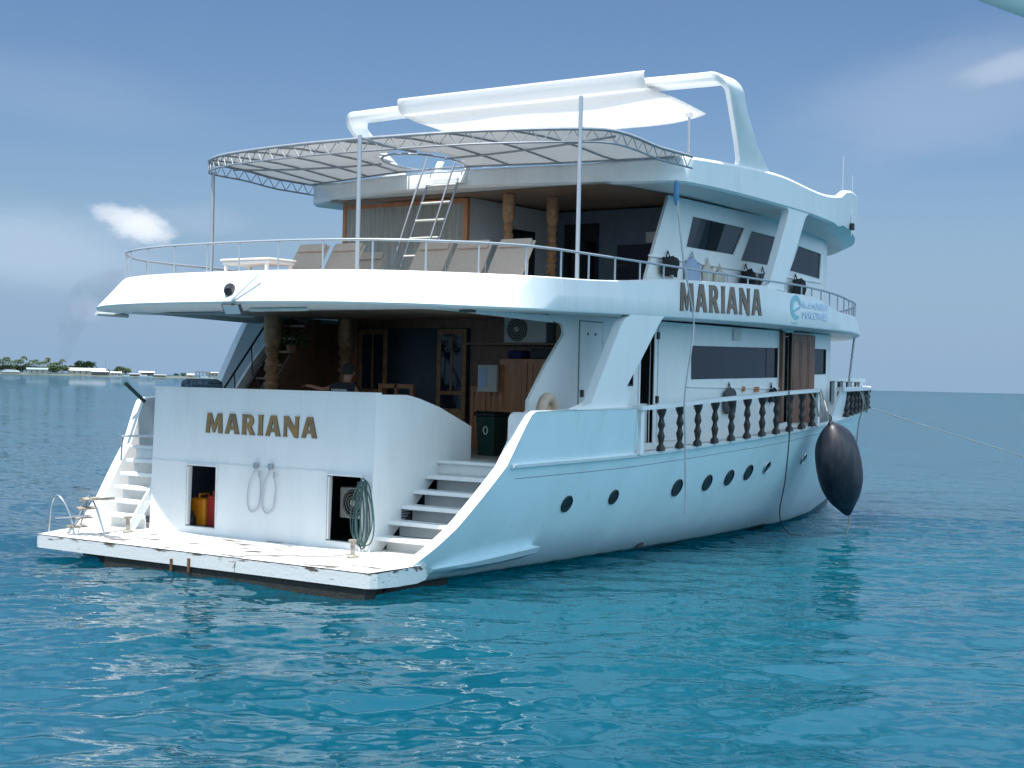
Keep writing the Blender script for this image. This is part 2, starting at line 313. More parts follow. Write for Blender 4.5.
# ------------------------------------------------------------------ water
def axis(lo, hi, step, far, g=1.16):
    a = list(np.arange(lo, hi+1e-6, step)); s = step
    up_, dn = [], []
    x = hi
    while x < far: s *= g; x += s; up_.append(x)
    s = step; x = lo
    while x > -far: s *= g; x -= s; dn.append(x)
    return np.array(dn[::-1] + a + up_)
def build_water():
    xs = axis(-13, 19, .06, 40000); ys = axis(-15.5, 3, .055, 40000)
    X, Y = np.meshgrid(xs, ys, indexing='ij')
    cx = np.gradient(xs)[:, None]; cy = np.gradient(ys)[None, :]; cell = np.maximum(cx, cy)
    Z = np.zeros_like(X); rng = np.random.RandomState(11)
    base = AZ + R(195)
    for k in range(110):
        lam = .24*(7.0/.24)**rng.rand(); th = base + rng.normal(0, .60); s = .0185*(1.0 if lam < 1.8 else .5)
        a = s*lam/(2*math.pi); kx, ky = math.cos(th)*2*math.pi/lam, math.sin(th)*2*math.pi/lam; ph = rng.rand()*6.28
        w = np.clip((lam/cell - 2.4)/2.5, 0, 1)
        arg = X*kx + Y*ky + ph
        Z += w*a*(np.sin(arg) + .18*np.sin(2*arg+.6))
    # calmer and rougher patches
    patch = .72 + .30*np.sin(X*.31+Y*.12+1.0)*np.sin(Y*.27-X*.09+.4)
    Z *= patch
    n, m = X.shape
    verts = np.stack([X, Y, Z], -1).reshape(-1, 3)
    idx = np.arange(n*m).reshape(n, m)
    faces = np.stack([idx[:-1, :-1], idx[1:, :-1], idx[1:, 1:], idx[:-1, 1:]], -1).reshape(-1, 4)
    me = bpy.data.meshes.new('water'); me.vertices.add(len(verts)); me.vertices.foreach_set('co', verts.ravel().astype(np.float32))
    me.loops.add(faces.size); me.loops.foreach_set('vertex_index', faces.ravel().astype(np.int32))
    me.polygons.add(len(faces)); me.polygons.foreach_set('loop_start', np.arange(0, faces.size, 4, dtype=np.int32)); me.polygons.foreach_set('loop_total', np.full(len(faces), 4, np.int32))
    me.polygons.foreach_set('use_smooth', np.ones(len(faces), bool)); me.update(calc_edges=True); me.validate()
    o = bpy.data.objects.new('water', me); col.objects.link(o); o['kind'] = 'structure'
    m = bpy.data.materials.new('lagoon_water'); m.use_nodes = True; t = m.node_tree; t.nodes.clear()
    def N(kind, **k):
        q = t.nodes.new(kind)
        for a, b in k.items(): setattr(q, a, b)
        return q
    g = N('ShaderNodeNewGeometry')
    def noise(scale, sy, det=3):
        mp = N('ShaderNodeMapping'); mp.inputs['Rotation'].default_value = (0, 0, -AZ); mp.inputs['Scale'].default_value = (1, sy, 1); t.links.new(g.outputs['Position'], mp.inputs[0])
        q = N('ShaderNodeTexNoise'); q.inputs['Scale'].default_value = scale; q.inputs['Detail'].default_value = det; t.links.new(mp.outputs[0], q.inputs['Vector']); return q
    def vm(op, a, b):
        q = N('ShaderNodeVectorMath', operation=op)
        for sck, v in zip(q.inputs, (a, b)):
            if v is None: continue
            if isinstance(v, tuple): sck.default_value = v
            else: t.links.new(v, sck)
        return q.outputs['Vector']
    nrm = g.outputs['Normal']
    for sc, sy, k in ((.5, .6, .13), (2.0, .55, .20), (7.0, .5, .26)):     # ripples: swell facets, wavelets, cat's-paws
        d = vm('SUBTRACT', noise(sc, sy).outputs['Color'], (.5, .5, .5)); d = vm('MULTIPLY', d, (k, k, 0.0)); nrm = vm('ADD', nrm, d)
    nrm = vm('NORMALIZE', nrm, None)
    mr = N('ShaderNodeMapRange'); mr.inputs[1].default_value = .35; mr.inputs[2].default_value = .65; t.links.new(noise(.05, 1).outputs['Fac'], mr.inputs[0])
    mx = N('ShaderNodeMix', data_type='RGBA'); mx.inputs['A'].default_value = (.003, .064, .106, 1); mx.inputs['B'].default_value = (.004, .088, .130, 1); t.links.new(mr.outputs[0], mx.inputs['Factor'])
    df = N('ShaderNodeSubsurfaceScattering', falloff='BURLEY'); t.links.new(mx.outputs['Result'], df.inputs['Color']); df.inputs['Scale'].default_value = 1.0; df.inputs['Radius'].default_value = (1.2, 9.0, 10.5)   # light wells up through clear water
    gl = N('ShaderNodeBsdfGlossy'); gl.inputs['Roughness'].default_value = .03; t.links.new(nrm, gl.inputs['Normal'])
    fr = N('ShaderNodeFresnel'); fr.inputs['IOR'].default_value = 1.333; t.links.new(nrm, fr.inputs['Normal'])
    cap = N('ShaderNodeMath', operation='MINIMUM'); t.links.new(fr.outputs[0], cap.inputs[0]); cap.inputs[1].default_value = .64   # a ruffled sea never mirrors fully
    ms = N('ShaderNodeMixShader'); t.links.new(cap.outputs[0], ms.inputs[0]); t.links.new(df.outputs[0], ms.inputs[1]); t.links.new(gl.outputs[0], ms.inputs[2])
    out = N('ShaderNodeOutputMaterial'); t.links.new(ms.outputs[0], out.inputs['Surface'])
    me.materials.append(m)
build_water()

# ------------------------------------------------------------------ yacht: hull lines
S = smooth_ip([0, 2.46, 5.5, 7.7, 9.1, 11.6, 13.3, 17.5, 20, 25.3], [1.72, 1.77, 1.83, 1.92, 1.99, 2.12, 2.23, 2.45, 2.52, 2.52])
B = smooth_ip([0, 2.5, 6, 10, 12, 14, 16, 18, 20, 21, 22, 23, 24, 24.8, 25.3], [4.10, 4.20, 4.20, 4.19, 4.14, 3.95, 3.6, 3.08, 2.42, 2.03, 1.62, 1.18, .72, .32, .03])
W = smooth_ip([0, 4, 8, 12, 15.75, 19, 22, 23.2], [2.95, 2.9, 2.85, 2.65, 2.06, 1.22, .38, .02])
RT = smooth_ip([0, 2.7, 5.9, 8.7, 13.26, 17.5, 25.3], [2.5, 2.57, 2.62, 2.77, 2.97, 3.03, 3.08])
DG = ip([.5, .82, 1.18, 1.52, 1.86, 2.30, 2.68, 2.8], [.2, .38, .62, .9, 1.28, 1.77, 2.5, 2.57])
EX = ip([0, 8, 16, 22, 26], [.34, .42, .6, .85, .95])
def stemshift(x, z): return x - max(0, (x-14)/11.3)**1.5*2.1*(1-min(max(z, -.8), 2.5)/2.52)
def hull_y(x, z):
    s = S(x); b = B(x)
    wx = W(x*23.2/25.3) if x > 14 else W(x)
    if z >= s: return b + .15*min(1, (z-s)/.8)*min(1, b/1.0)
    if z <= 0: return wx*(1 + z*.25)
    return wx + (b-wx)*(z/s)**EX(x)
def hull_pt(x, z, sgn, off=0):
    return Vector((stemshift(x, z), sgn*max(hull_y(x, z)-off, .0), z))
yacht = thing('motor_yacht', 'large white three-deck passenger yacht with MARIANA lettering, lying stern-on in turquoise water', 'yacht')
XS = sorted(set([round(x, 3) for x in np.linspace(.7, 3.0, 24)] + [round(x, 3) for x in np.linspace(3.2, 25.3, 62)]))
def hull_top(x): return min(DG(x) if x < 2.8 else 9, RT(x) if x < 5.92 else S(x))
mb = MB()
for sgn in (-1, 1):
    rows = []
    for x in XS:
        top = hull_top(x); zs = [-.7, -.35, -.1, 0, .05, .12] + list(np.linspace(.2, 1, 12)*top if top > .3 else np.linspace(.14, top, 12))
        rows.append([hull_pt(x, z, sgn) for z in zs])
    mb.grid(rows)
# dark transom under the platform
mb.face([hull_pt(.7, -.7, 1), hull_pt(.7, -.7, -1), hull_pt(.7, .2, -1), hull_pt(.7, .2, 1)])
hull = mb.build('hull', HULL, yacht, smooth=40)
# bulwark linings with the broad sloping caps that sweep down to the platform
TH = .2
for sgn in (-1, 1):
    mb = MB(); rows = []
    for x in [q for q in XS if q <= 5.95] + [5.92]:
        if x > 5.92: continue
        top = hull_top(x)
        lo = .34 if x < 3.2 else 1.7
        rows.append([hull_pt(x, top+.004, sgn, -.012), hull_pt(x, top+.012, sgn, .02), hull_pt(x, top+.012, sgn, TH-.02), hull_pt(x, top, sgn, TH), hull_pt(x, lo+(top-lo)*.5, sgn, TH), hull_pt(x, min(lo, top), sgn, TH)])
    mb.grid(rows)
    e = rows[-1]; x = 5.92
    mb.face([e[0], e[3], hull_pt(x, 1.7, sgn, TH), hull_pt(x, 1.85, sgn, 0)])
    mb.build('bulwark_cap', WHITE, yacht, smooth=35)
    mb = MB(); mb.prism([(2.86, 1.75), (4.3, 1.75), (4.3, 2.55), (3.0, 2.55), (2.92, 2.52), (2.87, 2.46)], 'y', sgn*3.80, sgn*4.02); mb.build('bulwark_wing', WHITE, yacht, bev=.012)
# sheer rubbing rail
for sgn in (-1, 1):
    mb = MB(); rows = []
    for x in [2.42] + [q for q in XS if q > 2.5]:
        z = S(x); y = hull_y(x, z-.01); X = stemshift(x, z)
        rows.append([(X, sgn*(y-.03), z-.035), (X, sgn*(y+.05), z-.03), (X, sgn*(y+.065), z+.015), (X, sgn*(y-.03), z+.03)])
    V = mb.grid(rows, closed=True); mb.bm.faces.new(V[0]); mb.build('rubbing_rail', WHITE, yacht, smooth=40)
    mb = MB(); mb.tube([hull_pt(x, S(x)-.2, sgn, .002) for x in np.linspace(2.6, 15.5, 40)], .006, 5)
    mb.build('plank_seam', SEAM, yacht)
# low fin-like steps moulded on the quarter
for sgn in (-1, 1):
    mb = MB(); rows = []
    for x in np.linspace(1.35, 3.75, 14):
        t = (x-1.35)/2.4; z = .30+.16*t; w = .17*min(1, .35+t*2.2); h = .10*min(1, .3+1.2*t)
        rows.append([hull_pt(x, z+.02, sgn, .05), hull_pt(x, z, sgn, -w), hull_pt(x, z-h, sgn, -w), hull_pt(x, z-h-.12, sgn, .05)])
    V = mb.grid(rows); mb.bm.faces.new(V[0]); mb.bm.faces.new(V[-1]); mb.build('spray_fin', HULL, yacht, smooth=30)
# swim platform
def plat_pts():
    h = [(0.0, 0), (0.0, 3.5), (.03, 3.58), (.12, 3.64), (.5, 3.69), (.9, 3.71), (1.15, 3.66), (1.4, 3.5)]
    return h
mb = MB()
half = plat_pts(); ring = [(x, -y) for x, y in half[::-1]] + half[1:]
zt = lambda x: .35 + .08*min(max(x, 0), 1.6)/1.6
for (za, zb_) in (((lambda x: .135+max(0, x-.8)*.10), (lambda x: zt(x)-.012)),):
    A = [mb.v((x, y, za(x))) for x, y in ring]; C = [mb.v((x+.0, y, zb_(x))) for x, y in ring]
    for i in range(len(ring)-1): mb.bm.faces.new((A[i], A[i+1], C[i+1], C[i]))
    mb.bm.faces.new(A)
edge = mb.build('platform_edge', PLATEDGE, None)
mb = MB(); rows = []
for x in (0.012, .1, .3, .6, .95): rows.append([(x, y, zt(x)) for y in np.linspace(-1, 1, 24)*(3.56+.17*min(1, x*1.2))])
for x in (1.3, 1.75, 2.1): rows.append([(x, y, zt(x)) for y in np.linspace(-1, 1, 24)*(3.62)])
mb.grid(rows)
plat = mb.build('swim_platform', PLAT, yacht); edge.parent = plat
# plank joints on the platform, chips along the lip
mb = MB()
for x in (.42, .86, 1.22): mb.box(x-.006, x+.006, -3.5, 3.5, zt(x)-.01, zt(x)+.002)
mb.build('plank_joint', WOODD, plat)
mb = MB(); mb.box(.25, 2.2, -3.25, 2.3, -.25, .12); mb.box(.03, .26, -3.5, 1.9, -.1, .132); mb.build('platform_underside', FOUL, plat)
RUST = mat('rusty_steel', (.25, .10, .03), .8, c2=(.06, .04, .03), scale=(20, 20, 20))
for y, z in ((-.05, .06), (.33, .02)):
    mb = MB(); mb.box(-.022, .01, y-.022, y+.022, z, z+.2); mb.build('rusty_bracket', RUST, plat)

# ------------------------------------------------------------------ stern wall
mb = MB(); WX = 1.5
ys = [-2.3, -2.1, -1.42, 1.0, 1.68, 2.56]; zs = [.40, .53, 1.52, 2.77]
xw = lambda z: WX + .03*(z-.4)
for i in range(5):
    for j in range(3):
        if j == 1 and i in (1, 3): continue
        mb.face([(xw(zs[j]), ys[i], zs[j]), (xw(zs[j]), ys[i+1], zs[j]), (xw(zs[j+1]), ys[i+1], zs[j+1]), (xw(zs[j+1]), ys[i], zs[j+1])])
for (a, b) in ((-2.1, -1.42), (1.0, 1.68)):   # reveals
    for q in (((a, .53), (b, .53)), ((b, .53), (b, 1.52)), ((b, 1.52), (a, 1.52)), ((a, 1.52), (a, .53))):
        (y0, z0), (y1, z1) = q; mb.face([(xw(z0), y0, z0), (xw(z1), y1, z1), (xw(z1)+.09, y1, z1), (xw(z0)+.09, y0, z0)])
# top cap, inner face, port return
mb.box(xw(2.77)-.02, xw(2.77)+.12, -2.31, 2.57, 2.77, 2.80)
mb.face([(xw(2.77)+.1, -2.3, 2.77), (xw(2.77)+.1, 2.56, 2.77), (xw(1.7)+.1, 2.56, 1.7), (xw(1.7)+.1, -2.3, 1.7)])
# cheek walls alongside both stairs: outline in x-z
chk = [(WX+.002, .40), (1.75, .40), (3.3, 1.68), (3.95, 1.70), (3.95, 2.27), (3.6, 2.40), (3.1, 2.585), (2.6, 2.715), (2.3, 2.77), (WX+.075, 2.77)]
mb.prism(chk, 'y', -2.3, -2.22); mb.prism(chk, 'y', 2.48, 2.56)
wall = mb.build('stern_wall', WHITE, yacht, smooth=30)
mb = MB(); mb.box(xw(1.56)-.014, xw(1.56)+.004, -2.31, 2.57, 1.55, 1.575); mb.build('wall_ledge', WHITE, wall)
mb = MB(); mb.box(WX+.1, WX+1.6, .7, 2.0, .45, 1.64); mb.bm.faces.ensure_lookup_table()
def hollow(x0, x1, y0, y1, z0, z1, name, m, par):
    b = MB(); V = [(x, y, z) for x in (x0, x1) for y in (y0, y1) for z in (z0, z1)]
    b.face([V[4], V[5], V[7], V[6]]); b.face([V[0], V[1], V[5], V[4]]); b.face([V[2], V[3], V[7], V[6]]); b.face([V[0], V[4], V[6], V[2]]); b.face([V[1], V[5], V[7], V[3]])
    return b.build(name, m, par)
mb.bm.free()
hollow(WX+.09, WX+1.5, .95, 2.35, .5, 1.6, 'locker_interior', NAVY, wall)
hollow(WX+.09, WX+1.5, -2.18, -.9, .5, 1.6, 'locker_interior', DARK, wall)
for (a, b, hinge) in ((1.0, 1.68, 1.68), (-2.1, -1.42, -1.42)):
    mb = MB(); w = .028
    for q in ((a-w, a, .50, 1.55), (b, b+w, .50, 1.55)): mb.box(xw(1)-.025, xw(1)+.03, q[0], q[1], q[2], q[3])
    mb.box(xw(1)-.022, xw(1)+.03, a, b, 1.522, 1.55); mb.box(xw(1)-.022, xw(1)+.03, a, b, .50, .528)
    fr = mb.build('hatch_frame', WHITE2, wall, bev=.004)
    mb = MB(); mb.box(xw(1)-.03, xw(1)+.015, hinge-.05, hinge-.02, .55, 1.5); mb.build('hatch_door', WHITE2, fr)
mb = MB()
for k in range(5): mb.box(2.22, 2.44, -2.306, -2.298, .84+k*.04, .868+k*.04)
mb.build('vent_louvre', CLOTHG, wall)


def lettering(name, word, width, height, m, place, depth, parent):
    G = {'M': (1.02, [[(0,0),(.24,0),(.275,.58),(.44,.03),(.56,.03),(.74,.58),(.76,0),(1.02,0),(.95,1),(.70,1),(.5,.42),(.32,1),(.07,1)]]),
         'A': (.86, [[(0,0),(.23,0),(.285,.2),(.54,.2),(.59,0),(.86,0),(.585,1),(.27,1)], [(.335,.37),(.49,.37),(.41,.72)]]),
         'R': (.80, [[(0,0),(.29,0),(.26,.1),(.26,.40),(.30,.40),(.50,0),(.80,0),(.55,.44),(.66,.53),(.70,.69),(.665,.85),(.55,.96),(.40,1),(0,1),(.03,.9),(.03,.1)], [(.26,.57),(.26,.84),(.37,.84),(.44,.77),(.44,.64),(.37,.57)]]),
         'I': (.32, [[(0,0),(.32,0),(.285,.12),(.285,.88),(.32,1),(0,1),(.035,.88),(.035,.12)]]),
         'N': (.90, [[(0,0),(.24,0),(.21,.12),(.21,.60),(.66,-.03),(.86,-.03),(.86,.88),(.9,1),(.64,1),(.67,.88),(.67,.44),(.28,1),(0,1),(.035,.88),(.035,.12)]])}
    tot = sum(G[c][0] for c in word) + .14*(len(word)-1); sx = width/tot; x = 0
    cu = bpy.data.curves.new(name, 'CURVE'); cu.dimensions = '2D'; cu.fill_mode = 'BOTH'; cu.extrude = depth/2
    for c in word:
        for loop in G[c][1]:
            sp = cu.splines.new('POLY'); sp.points.add(len(loop)-1)
            for p, (a, b) in zip(sp.points, loop): p.co = ((x+a)*sx, b*height, 0, 1)
            sp.use_cyclic_u = True
        x += G[c][0] + .14
    t = bpy.data.objects.new('tmp', cu); col.objects.link(t); dg = bpy.context.evaluated_depsgraph_get()
    me = bpy.data.meshes.new_from_object(t.evaluated_get(dg)); bpy.data.objects.remove(t)
    me.transform(place); me.materials.clear(); me.materials.append(m); me.materials.append(LETEDGE)
    nrm = (place.to_3x3() @ Vector((0, 0, 1))).normalized()
    for p in me.polygons:
        if abs(p.normal.dot(nrm)) < .7: p.material_index = 1
    o = bpy.data.objects.new(name, me); col.objects.link(o); o.parent = parent
    return o
def text_mesh(name, s, width, height, m, place, parent, depth=.004):
    cu = bpy.data.curves.new(name, 'FONT'); cu.body = s; cu.extrude = depth/2; cu.size = 1
    t = bpy.data.objects.new('tmp', cu); col.objects.link(t); dg = bpy.context.evaluated_depsgraph_get()
    me = bpy.data.meshes.new_from_object(t.evaluated_get(dg)); bpy.data.objects.remove(t)
    xs = [v.co.x for v in me.vertices]; ysv = [v.co.y for v in me.vertices]
    x0, x1, y0, y1 = min(xs), max(xs), min(ysv), max(ysv)
    me.transform(place @ Matrix.Diagonal((width/(x1-x0), height/(y1-y0), 1, 1)) @ Matrix.Translation((-x0, -y0, 0)))
    me.materials.clear(); me.materials.append(m)
    o = bpy.data.objects.new(name, me); col.objects.link(o); o.parent = parent; return o
def frame(origin, ex, ey):
    ex = Vector(ex).normalized(); ey = Vector(ey).normalized(); ez = ex.cross(ey)
    return Matrix(((ex.x, ey.x, ez.x, origin[0]), (ex.y, ey.y, ez.y, origin[1]), (ex.z, ey.z, ez.z, origin[2]), (0, 0, 0, 1)))
lettering('name_lettering', 'MARIANA', 2.45, .325, GOLD, frame((xw(2.2)-.012, 1.30, 2.07), (0, -1, 0), (.03, 0, 1)), .016, wall)

# stairs
for sgn in (-1, 1):
    mb = MB(); mb2 = MB(); y0, y1 = (2.3, 3.32)
    if sgn > 0: y0 = 2.56
    for k in range(5):
        z = .43+.22*(k+1); x = 1.62+.29*k; w = .28+.01*k; ex = y1+.09*k
        if sgn > 0: x = 1.22+.17*k; w = .2; ex = 3.42+.06*k
        a, b = (sgn*y0, sgn*ex) if sgn > 0 else (sgn*ex, sgn*y0)
        mb.box(x, x+w, a, b, z-.065, z)
        mb2.box(x+w-.012, x+w+.004, a, b, z-.25, z-.066)
        if k == 4: mb2.box(x+w+.03, x+w+.045, a, b, z, 1.70)
    a, b = (sgn*y0, sgn*(y1+.5)) if sgn > 0 else (sgn*(y1+.5), sgn*y0)
    mb.box(3.07 if sgn < 0 else 2.1, 3.4, a, b, 1.70, 1.752)
    st = mb.build('staircase', WHITE, yacht, bev=.008); mb2.build('riser', WHITE2, st)
    if sgn < 0: mb = MB(); mb.prism([(1.5, .43), (1.78, .43), (3.15, 1.52), (3.1, 1.68)], 'y', sgn*(y1+.0), sgn*(y1+.03), fn=lambda x, y, z: (x, y+sgn*.09*(x-1.62)/.29*.93, z)); mb.build('stair_stringer', WHITE2, st)
    if sgn > 0:
        mb = MB(); mb.prism([(1.02, .43), (1.22, .43), (2.1, 1.60), (1.95, 1.66)], 'y', 2.57, 2.62); mb.build('stair_stringer', WHITE, st)
        mb = MB(); mb.tube([(1.75, 3.6, 1.5), (1.72, 3.55, 1.92), (1.9, 2.7, 1.96)], .02, 6); mb.build('handrail', RAILP, st)

# main deck
mb = MB(); rows = []
for x in [WX+.1, 2.5, 3.3]: rows.append([(x, y, 1.735) for y in np.linspace(-2.22, 2.48, 5)])
mb.grid(rows); rows = []
for x in np.linspace(3.3, 24.9, 30): rows.append([(stemshift(x, 2), y, max(1.74, S(x)-.08)) for y in np.linspace(-1, 1, 9)*(B(x)-.06)])
mb.grid(rows)
deck = mb.build('main_deck', DECKM, yacht); tag(deck)

# balustrade on both sides: white rail, black turned balusters
balp = [(.0, 0), (.052, 0), (.050, .06), (.026, .11), (.034, .18), (.044, .25), (.030, .31), (.024, .36), (.044, .43), (.034, .50), (.025, .56), (.046, .64), (.054, .68), (.054, .72), (0, .72)]
def rail_y(x): return hull_y(x, RT(x)) - .09
bal_mesh = None
def baluster(x, sgn):
    global bal_mesh
    z0 = S(x)+.025; h = RT(x)-.04-z0
    if bal_mesh is None:
        m_ = MB(); m_.lathe([(max(r, .001), z) for r, z in balp], n=9); o = m_.build('baluster', DARKBAL, yacht, smooth=50); bal_mesh = o
    else:
        o = bal_mesh.copy(); col.objects.link(o)
    o.location = (stemshift(x, 2.5), sgn*(rail_y(x)-.0), z0); o.scale = (1.55, 1.55, h/.72); return o
for sgn in (-1, 1):
    for k in range(11): baluster(6.7+k*.64, sgn)
    for k in range(15): baluster(15.9+k*.58, sgn)
    def rail(xa, xb, name, hh=.035):
        mb = MB(); rows = []
        for x in np.linspace(xa, xb, max(6, int((xb-xa)/.5))):
            z = RT(x); y = rail_y(x); X = stemshift(x, z)
            rows.append([(X, sgn*(y-.09), z-hh), (X, sgn*(y+.09), z-hh), (X, sgn*(y+.095), z+hh*.6), (X, sgn*(y+.06), z+hh), (X, sgn*(y-.06), z+hh), (X, sgn*(y-.095), z+hh*.6)])
        V = mb.grid(rows, closed=True); mb.bm.faces.new(V[0]); mb.bm.faces.new(V[-1]); return mb.build(name, WHITE, yacht, smooth=40)
    rail(5.9, 13.45, 'balustrade_rail'); rail(15.2, 24.9, 'bow_rail', .045)
    for x in (6.0, 13.38):
        mb = MB(); mb.box(x-.05, x+.05, sgn*rail_y(x)-.05, sgn*rail_y(x)+.05, S(x), RT(x)-.03); mb.build('rail_post', WHITE, yacht, bev=.006)
    # sloped white bow bulwark wings beside the boarding gap
    mb = MB()
    def wing(x, y, z): return (stemshift(x, z), sgn*(hull_y(x, z)-.05-(.05 if y > 0 else 0)), z)
    mb.prism([(14.7, S(14.7)), (16.0, S(16.0)), (15.75, RT(15.7)-.03), (15.2, RT(15.2)-.03)], 'y', 0, 1, fn=wing); mb.build('bow_bulwark_wing', WHITE, yacht)
mb = MB(); mb.prism([(0, .0), (0, -.5), (.5, -.3), (.9, -.12), (1.0, 0), (.9, .12), (.5, .3), (0, .5)], 'z', 3.06, 3.13, fn=lambda x, y, z: (24.1+x, y, z)); mb.build('stem_cap', WHITE, yacht, bev=.01)
# white slatted bench and locker on the foredeck
mb = MB(); mb.box(17.2, 19.6, -2.45, -1.8, S(18)-.06, 2.68); bench = mb.build('foredeck_bench', WHITE, yacht, bev=.015)
for k in range(5):
    mb = MB(); mb.prism([(17.25+k*.5, 2.66), (17.40+k*.5, 2.66), (17.40+k*.5, 3.22), (17.25+k*.5, 3.22)], 'y', -2.55, -2.47); mb.build('bench_slat', WHITE, bench)
mb = MB(); mb.box(17.1, 19.5, -2.58, -2.42, 3.2, 3.28); mb.build('bench_top_rail', WHITE, bench)
mb = MB(); mb.box(17.3, 19.4, -2.40, -2.38, 2.7, 3.19); mb.build('bench_back_panel', DARKBAL, bench)

# portholes
mb_ring = None
for sgn in (-1, 1):
    for i, (x, z, r) in enumerate((x, z, r*.86) for x, z, r in ((4.25, 1.11, .135), (5.65, 1.15, .125), (7.8, 1.21, .16), (8.95, 1.25, .155), (9.82, 1.31, .155), (10.62, 1.38, .155), (11.45, 1.45, .13), (13.55, 1.55, .12))):
        p = hull_pt(x, z, sgn); dx = hull_pt(x+.1, z, sgn)-hull_pt(x-.1, z, sgn); dz = hull_pt(x, z+.08, sgn)-hull_pt(x, z-.08, sgn)
        n = dx.cross(dz).normalized()*(1 if sgn < 0 else -1); n = n if n.y*sgn > 0 else -n
        F = frame(p, dx, (dz-dx*dz.dot(dx)/dx.length_squared)); 
        if (F.to_3x3() @ Vector((0, 0, 1))).dot(n) < 0: F = frame(p, -dx, (dz-dx*dz.dot(dx)/dx.length_squared))
        mb = MB(); ring_ = [F @ Vector((r*1.12*math.cos(a), r*1.12*math.sin(a), .012)) for a in np.linspace(0, 2*math.pi, 20, endpoint=False)]
        mb.tube(ring_, .016, 6, closed=True); pr = mb.build('porthole', BLACKP if i < 6 else STEEL, hull, smooth=60)
        mb = MB(); mb.lathe([(.001, .0), (r, .0), (r, .014), (.001, .014)], n=20, M=F.to_3x3(), c=F.translation); mb.build('pane', GLASSD if i < 6 else GLASS, pr, smooth=30)
mb = MB(); p = hull_pt(7.6, .16, -1, -.01)
mb.prism([(-.14, -.05), (.02, .06), (.14, .07), (.10, -.02)], 'y', -.015, .015, fn=lambda x, y, z: (p.x+x, p.y+y, p.z+z)); mb.build('drain_scupper', BLACKP, hull)

# ------------------------------------------------------------------ upper deck
def se_half(x0, a, b, n, xs_rest, yb_fn, k=18):
    pts = []
    for t in np.linspace(0, math.pi/2, k):
        pts.append((x0 + a*(1-abs(math.cos(t))**(2/n)), b*abs(math.sin(t))**(2/n)))
    for x in xs_rest: pts.append((x, yb_fn(x)))
    return pts
UPB = smooth_ip([3.3, 12, 14, 15, 16, 17, 18, 19, 20, 20.4, 20.6], [4.35, 4.35, 4.27, 4.12, 3.85, 3.46, 2.96, 2.36, 1.4, .75, 0])
up_half = se_half(.12, 3.2, 4.35, 2.5, list(np.arange(3.8, 18.01, .4)) + list(np.linspace(18.3, 20.6, 12)), UPB)
def offs(half, d):
    out = []; n = len(half)
    for i, (x, y) in enumerate(half):
        a = Vector(half[i-1]) if i else Vector((half[1][0], -half[1][1])); b = Vector(half[i+1]) if i < n-1 else Vector((half[-2][0], -half[-2][1]))
        t = (b-a); t.normalize(); nrm = Vector((t.y, -t.x))  # inward for aft->fore on +y side
        dd = d(x) if callable(d) else d
        q = Vector((x, y)) + nrm*dd
        out.append((q.x, max(q.y, 0) if 0 < i < n-1 else 0.0))
    return out
def full(half, z):
    s_ = [(x, -y, z(x)) for x, y in half]; p_ = [(x, y, z(x)) for x, y in half]
    return s_ + p_[-2:0:-1]
def capgrid(mb, half, z):
    rows = [[(x, -y, z(x)), (x, 0, z(x)), (x, y, z(x))] for x, y in half if True]
    mb.grid(rows)
UZB = smooth_ip([0, 1.6, 5, 9, 11, 21], [4.08, 4.06, 4.13, 4.20, 4.22, 4.20])
UZT = smooth_ip([0, 2, 3.8, 4.8, 7, 8.5, 10.5, 11.2, 12.6, 13.4, 14.5, 21], [4.60, 4.585, 4.62, 4.66, 4.82, 4.88, 4.93, 4.86, 4.86, 4.72, 4.61, 4.60])
lean = ip([0, 1.3, 2.0, 2.6, 3.3, 13, 21], [.42, .42, .27, .11, .02, .02, .12])
top_half = offs(up_half, lean); in_half = offs(top_half, .10)
mb = MB()
mid_half = offs(up_half, lambda x: lean(x)*.5); UZM = lambda x: (UZB(x)+UZT(x))/2
rb = offs(up_half, .02); 
mb.grid([full(rb, lambda x: UZB(x)-.0), full(up_half, lambda x: UZB(x)+.03), full(mid_half, UZM), full(top_half, lambda x: UZT(x)-.02), full(offs(top_half, .03), UZT), full(offs(top_half, .08), UZT), full(in_half, lambda x: UZT(x)-.02), full(in_half, lambda x: 4.24)], closed=True)
ub = mb.build('upper_bulwark', WHITE, yacht, smooth=38)
mb = MB(); capgrid(mb, offs(up_half, .021), UZB); mb.build('deck_soffit', SOFFIT, yacht)
mb = MB(); capgrid(mb, offs(in_half, -.01), lambda x: 4.255); mb.build('upper_deck', DECKM, yacht)
# wooden ceiling under the deck above the aft veranda
mb = MB(); mb.grid([[(x, -2.9, UZB(x)-.012), (x, 0, UZB(x)-.012), (x, 2.9, UZB(x)-.012)] for x in np.linspace(1.9, 9.0, 10)]); mb.build('veranda_ceiling', CEIL, yacht)
# letters and agency sign on the starboard bulwark
lx = lambda x: -UPB(x)
leanv = Vector((0, .06, .75)).normalized()
lettering('name_lettering', 'MARIANA', 3.12, .49, BROWNLET, frame((7.08, -4.354, 4.285), (1, 0, .022), (0, .027, 1)), .014, ub)
mb = MB(); lg = frame((11.42, -4.352, 4.33), (1, .004, 0), (0, .03, 1))
arc = [(.30+.20*math.cos(a)*1.0, .28+.2*math.sin(a)) for a in np.linspace(-.2, math.pi*1.55, 22)]
outer = [(.28+.25*math.cos(a), .26+.24*math.sin(a)) for a in np.linspace(.15, 5.3, 24)]
inner = [(.31+.15*math.cos(a), .25+.15*math.sin(a)) for a in np.linspace(.3, 5.1, 24)]
mb.grid([[lg @ Vector((x, y, .004)) for x, y in outer], [lg @ Vector((x, y, .004)) for x, y in inner]])
logo = mb.build('agency_logo', LOGOC, ub)
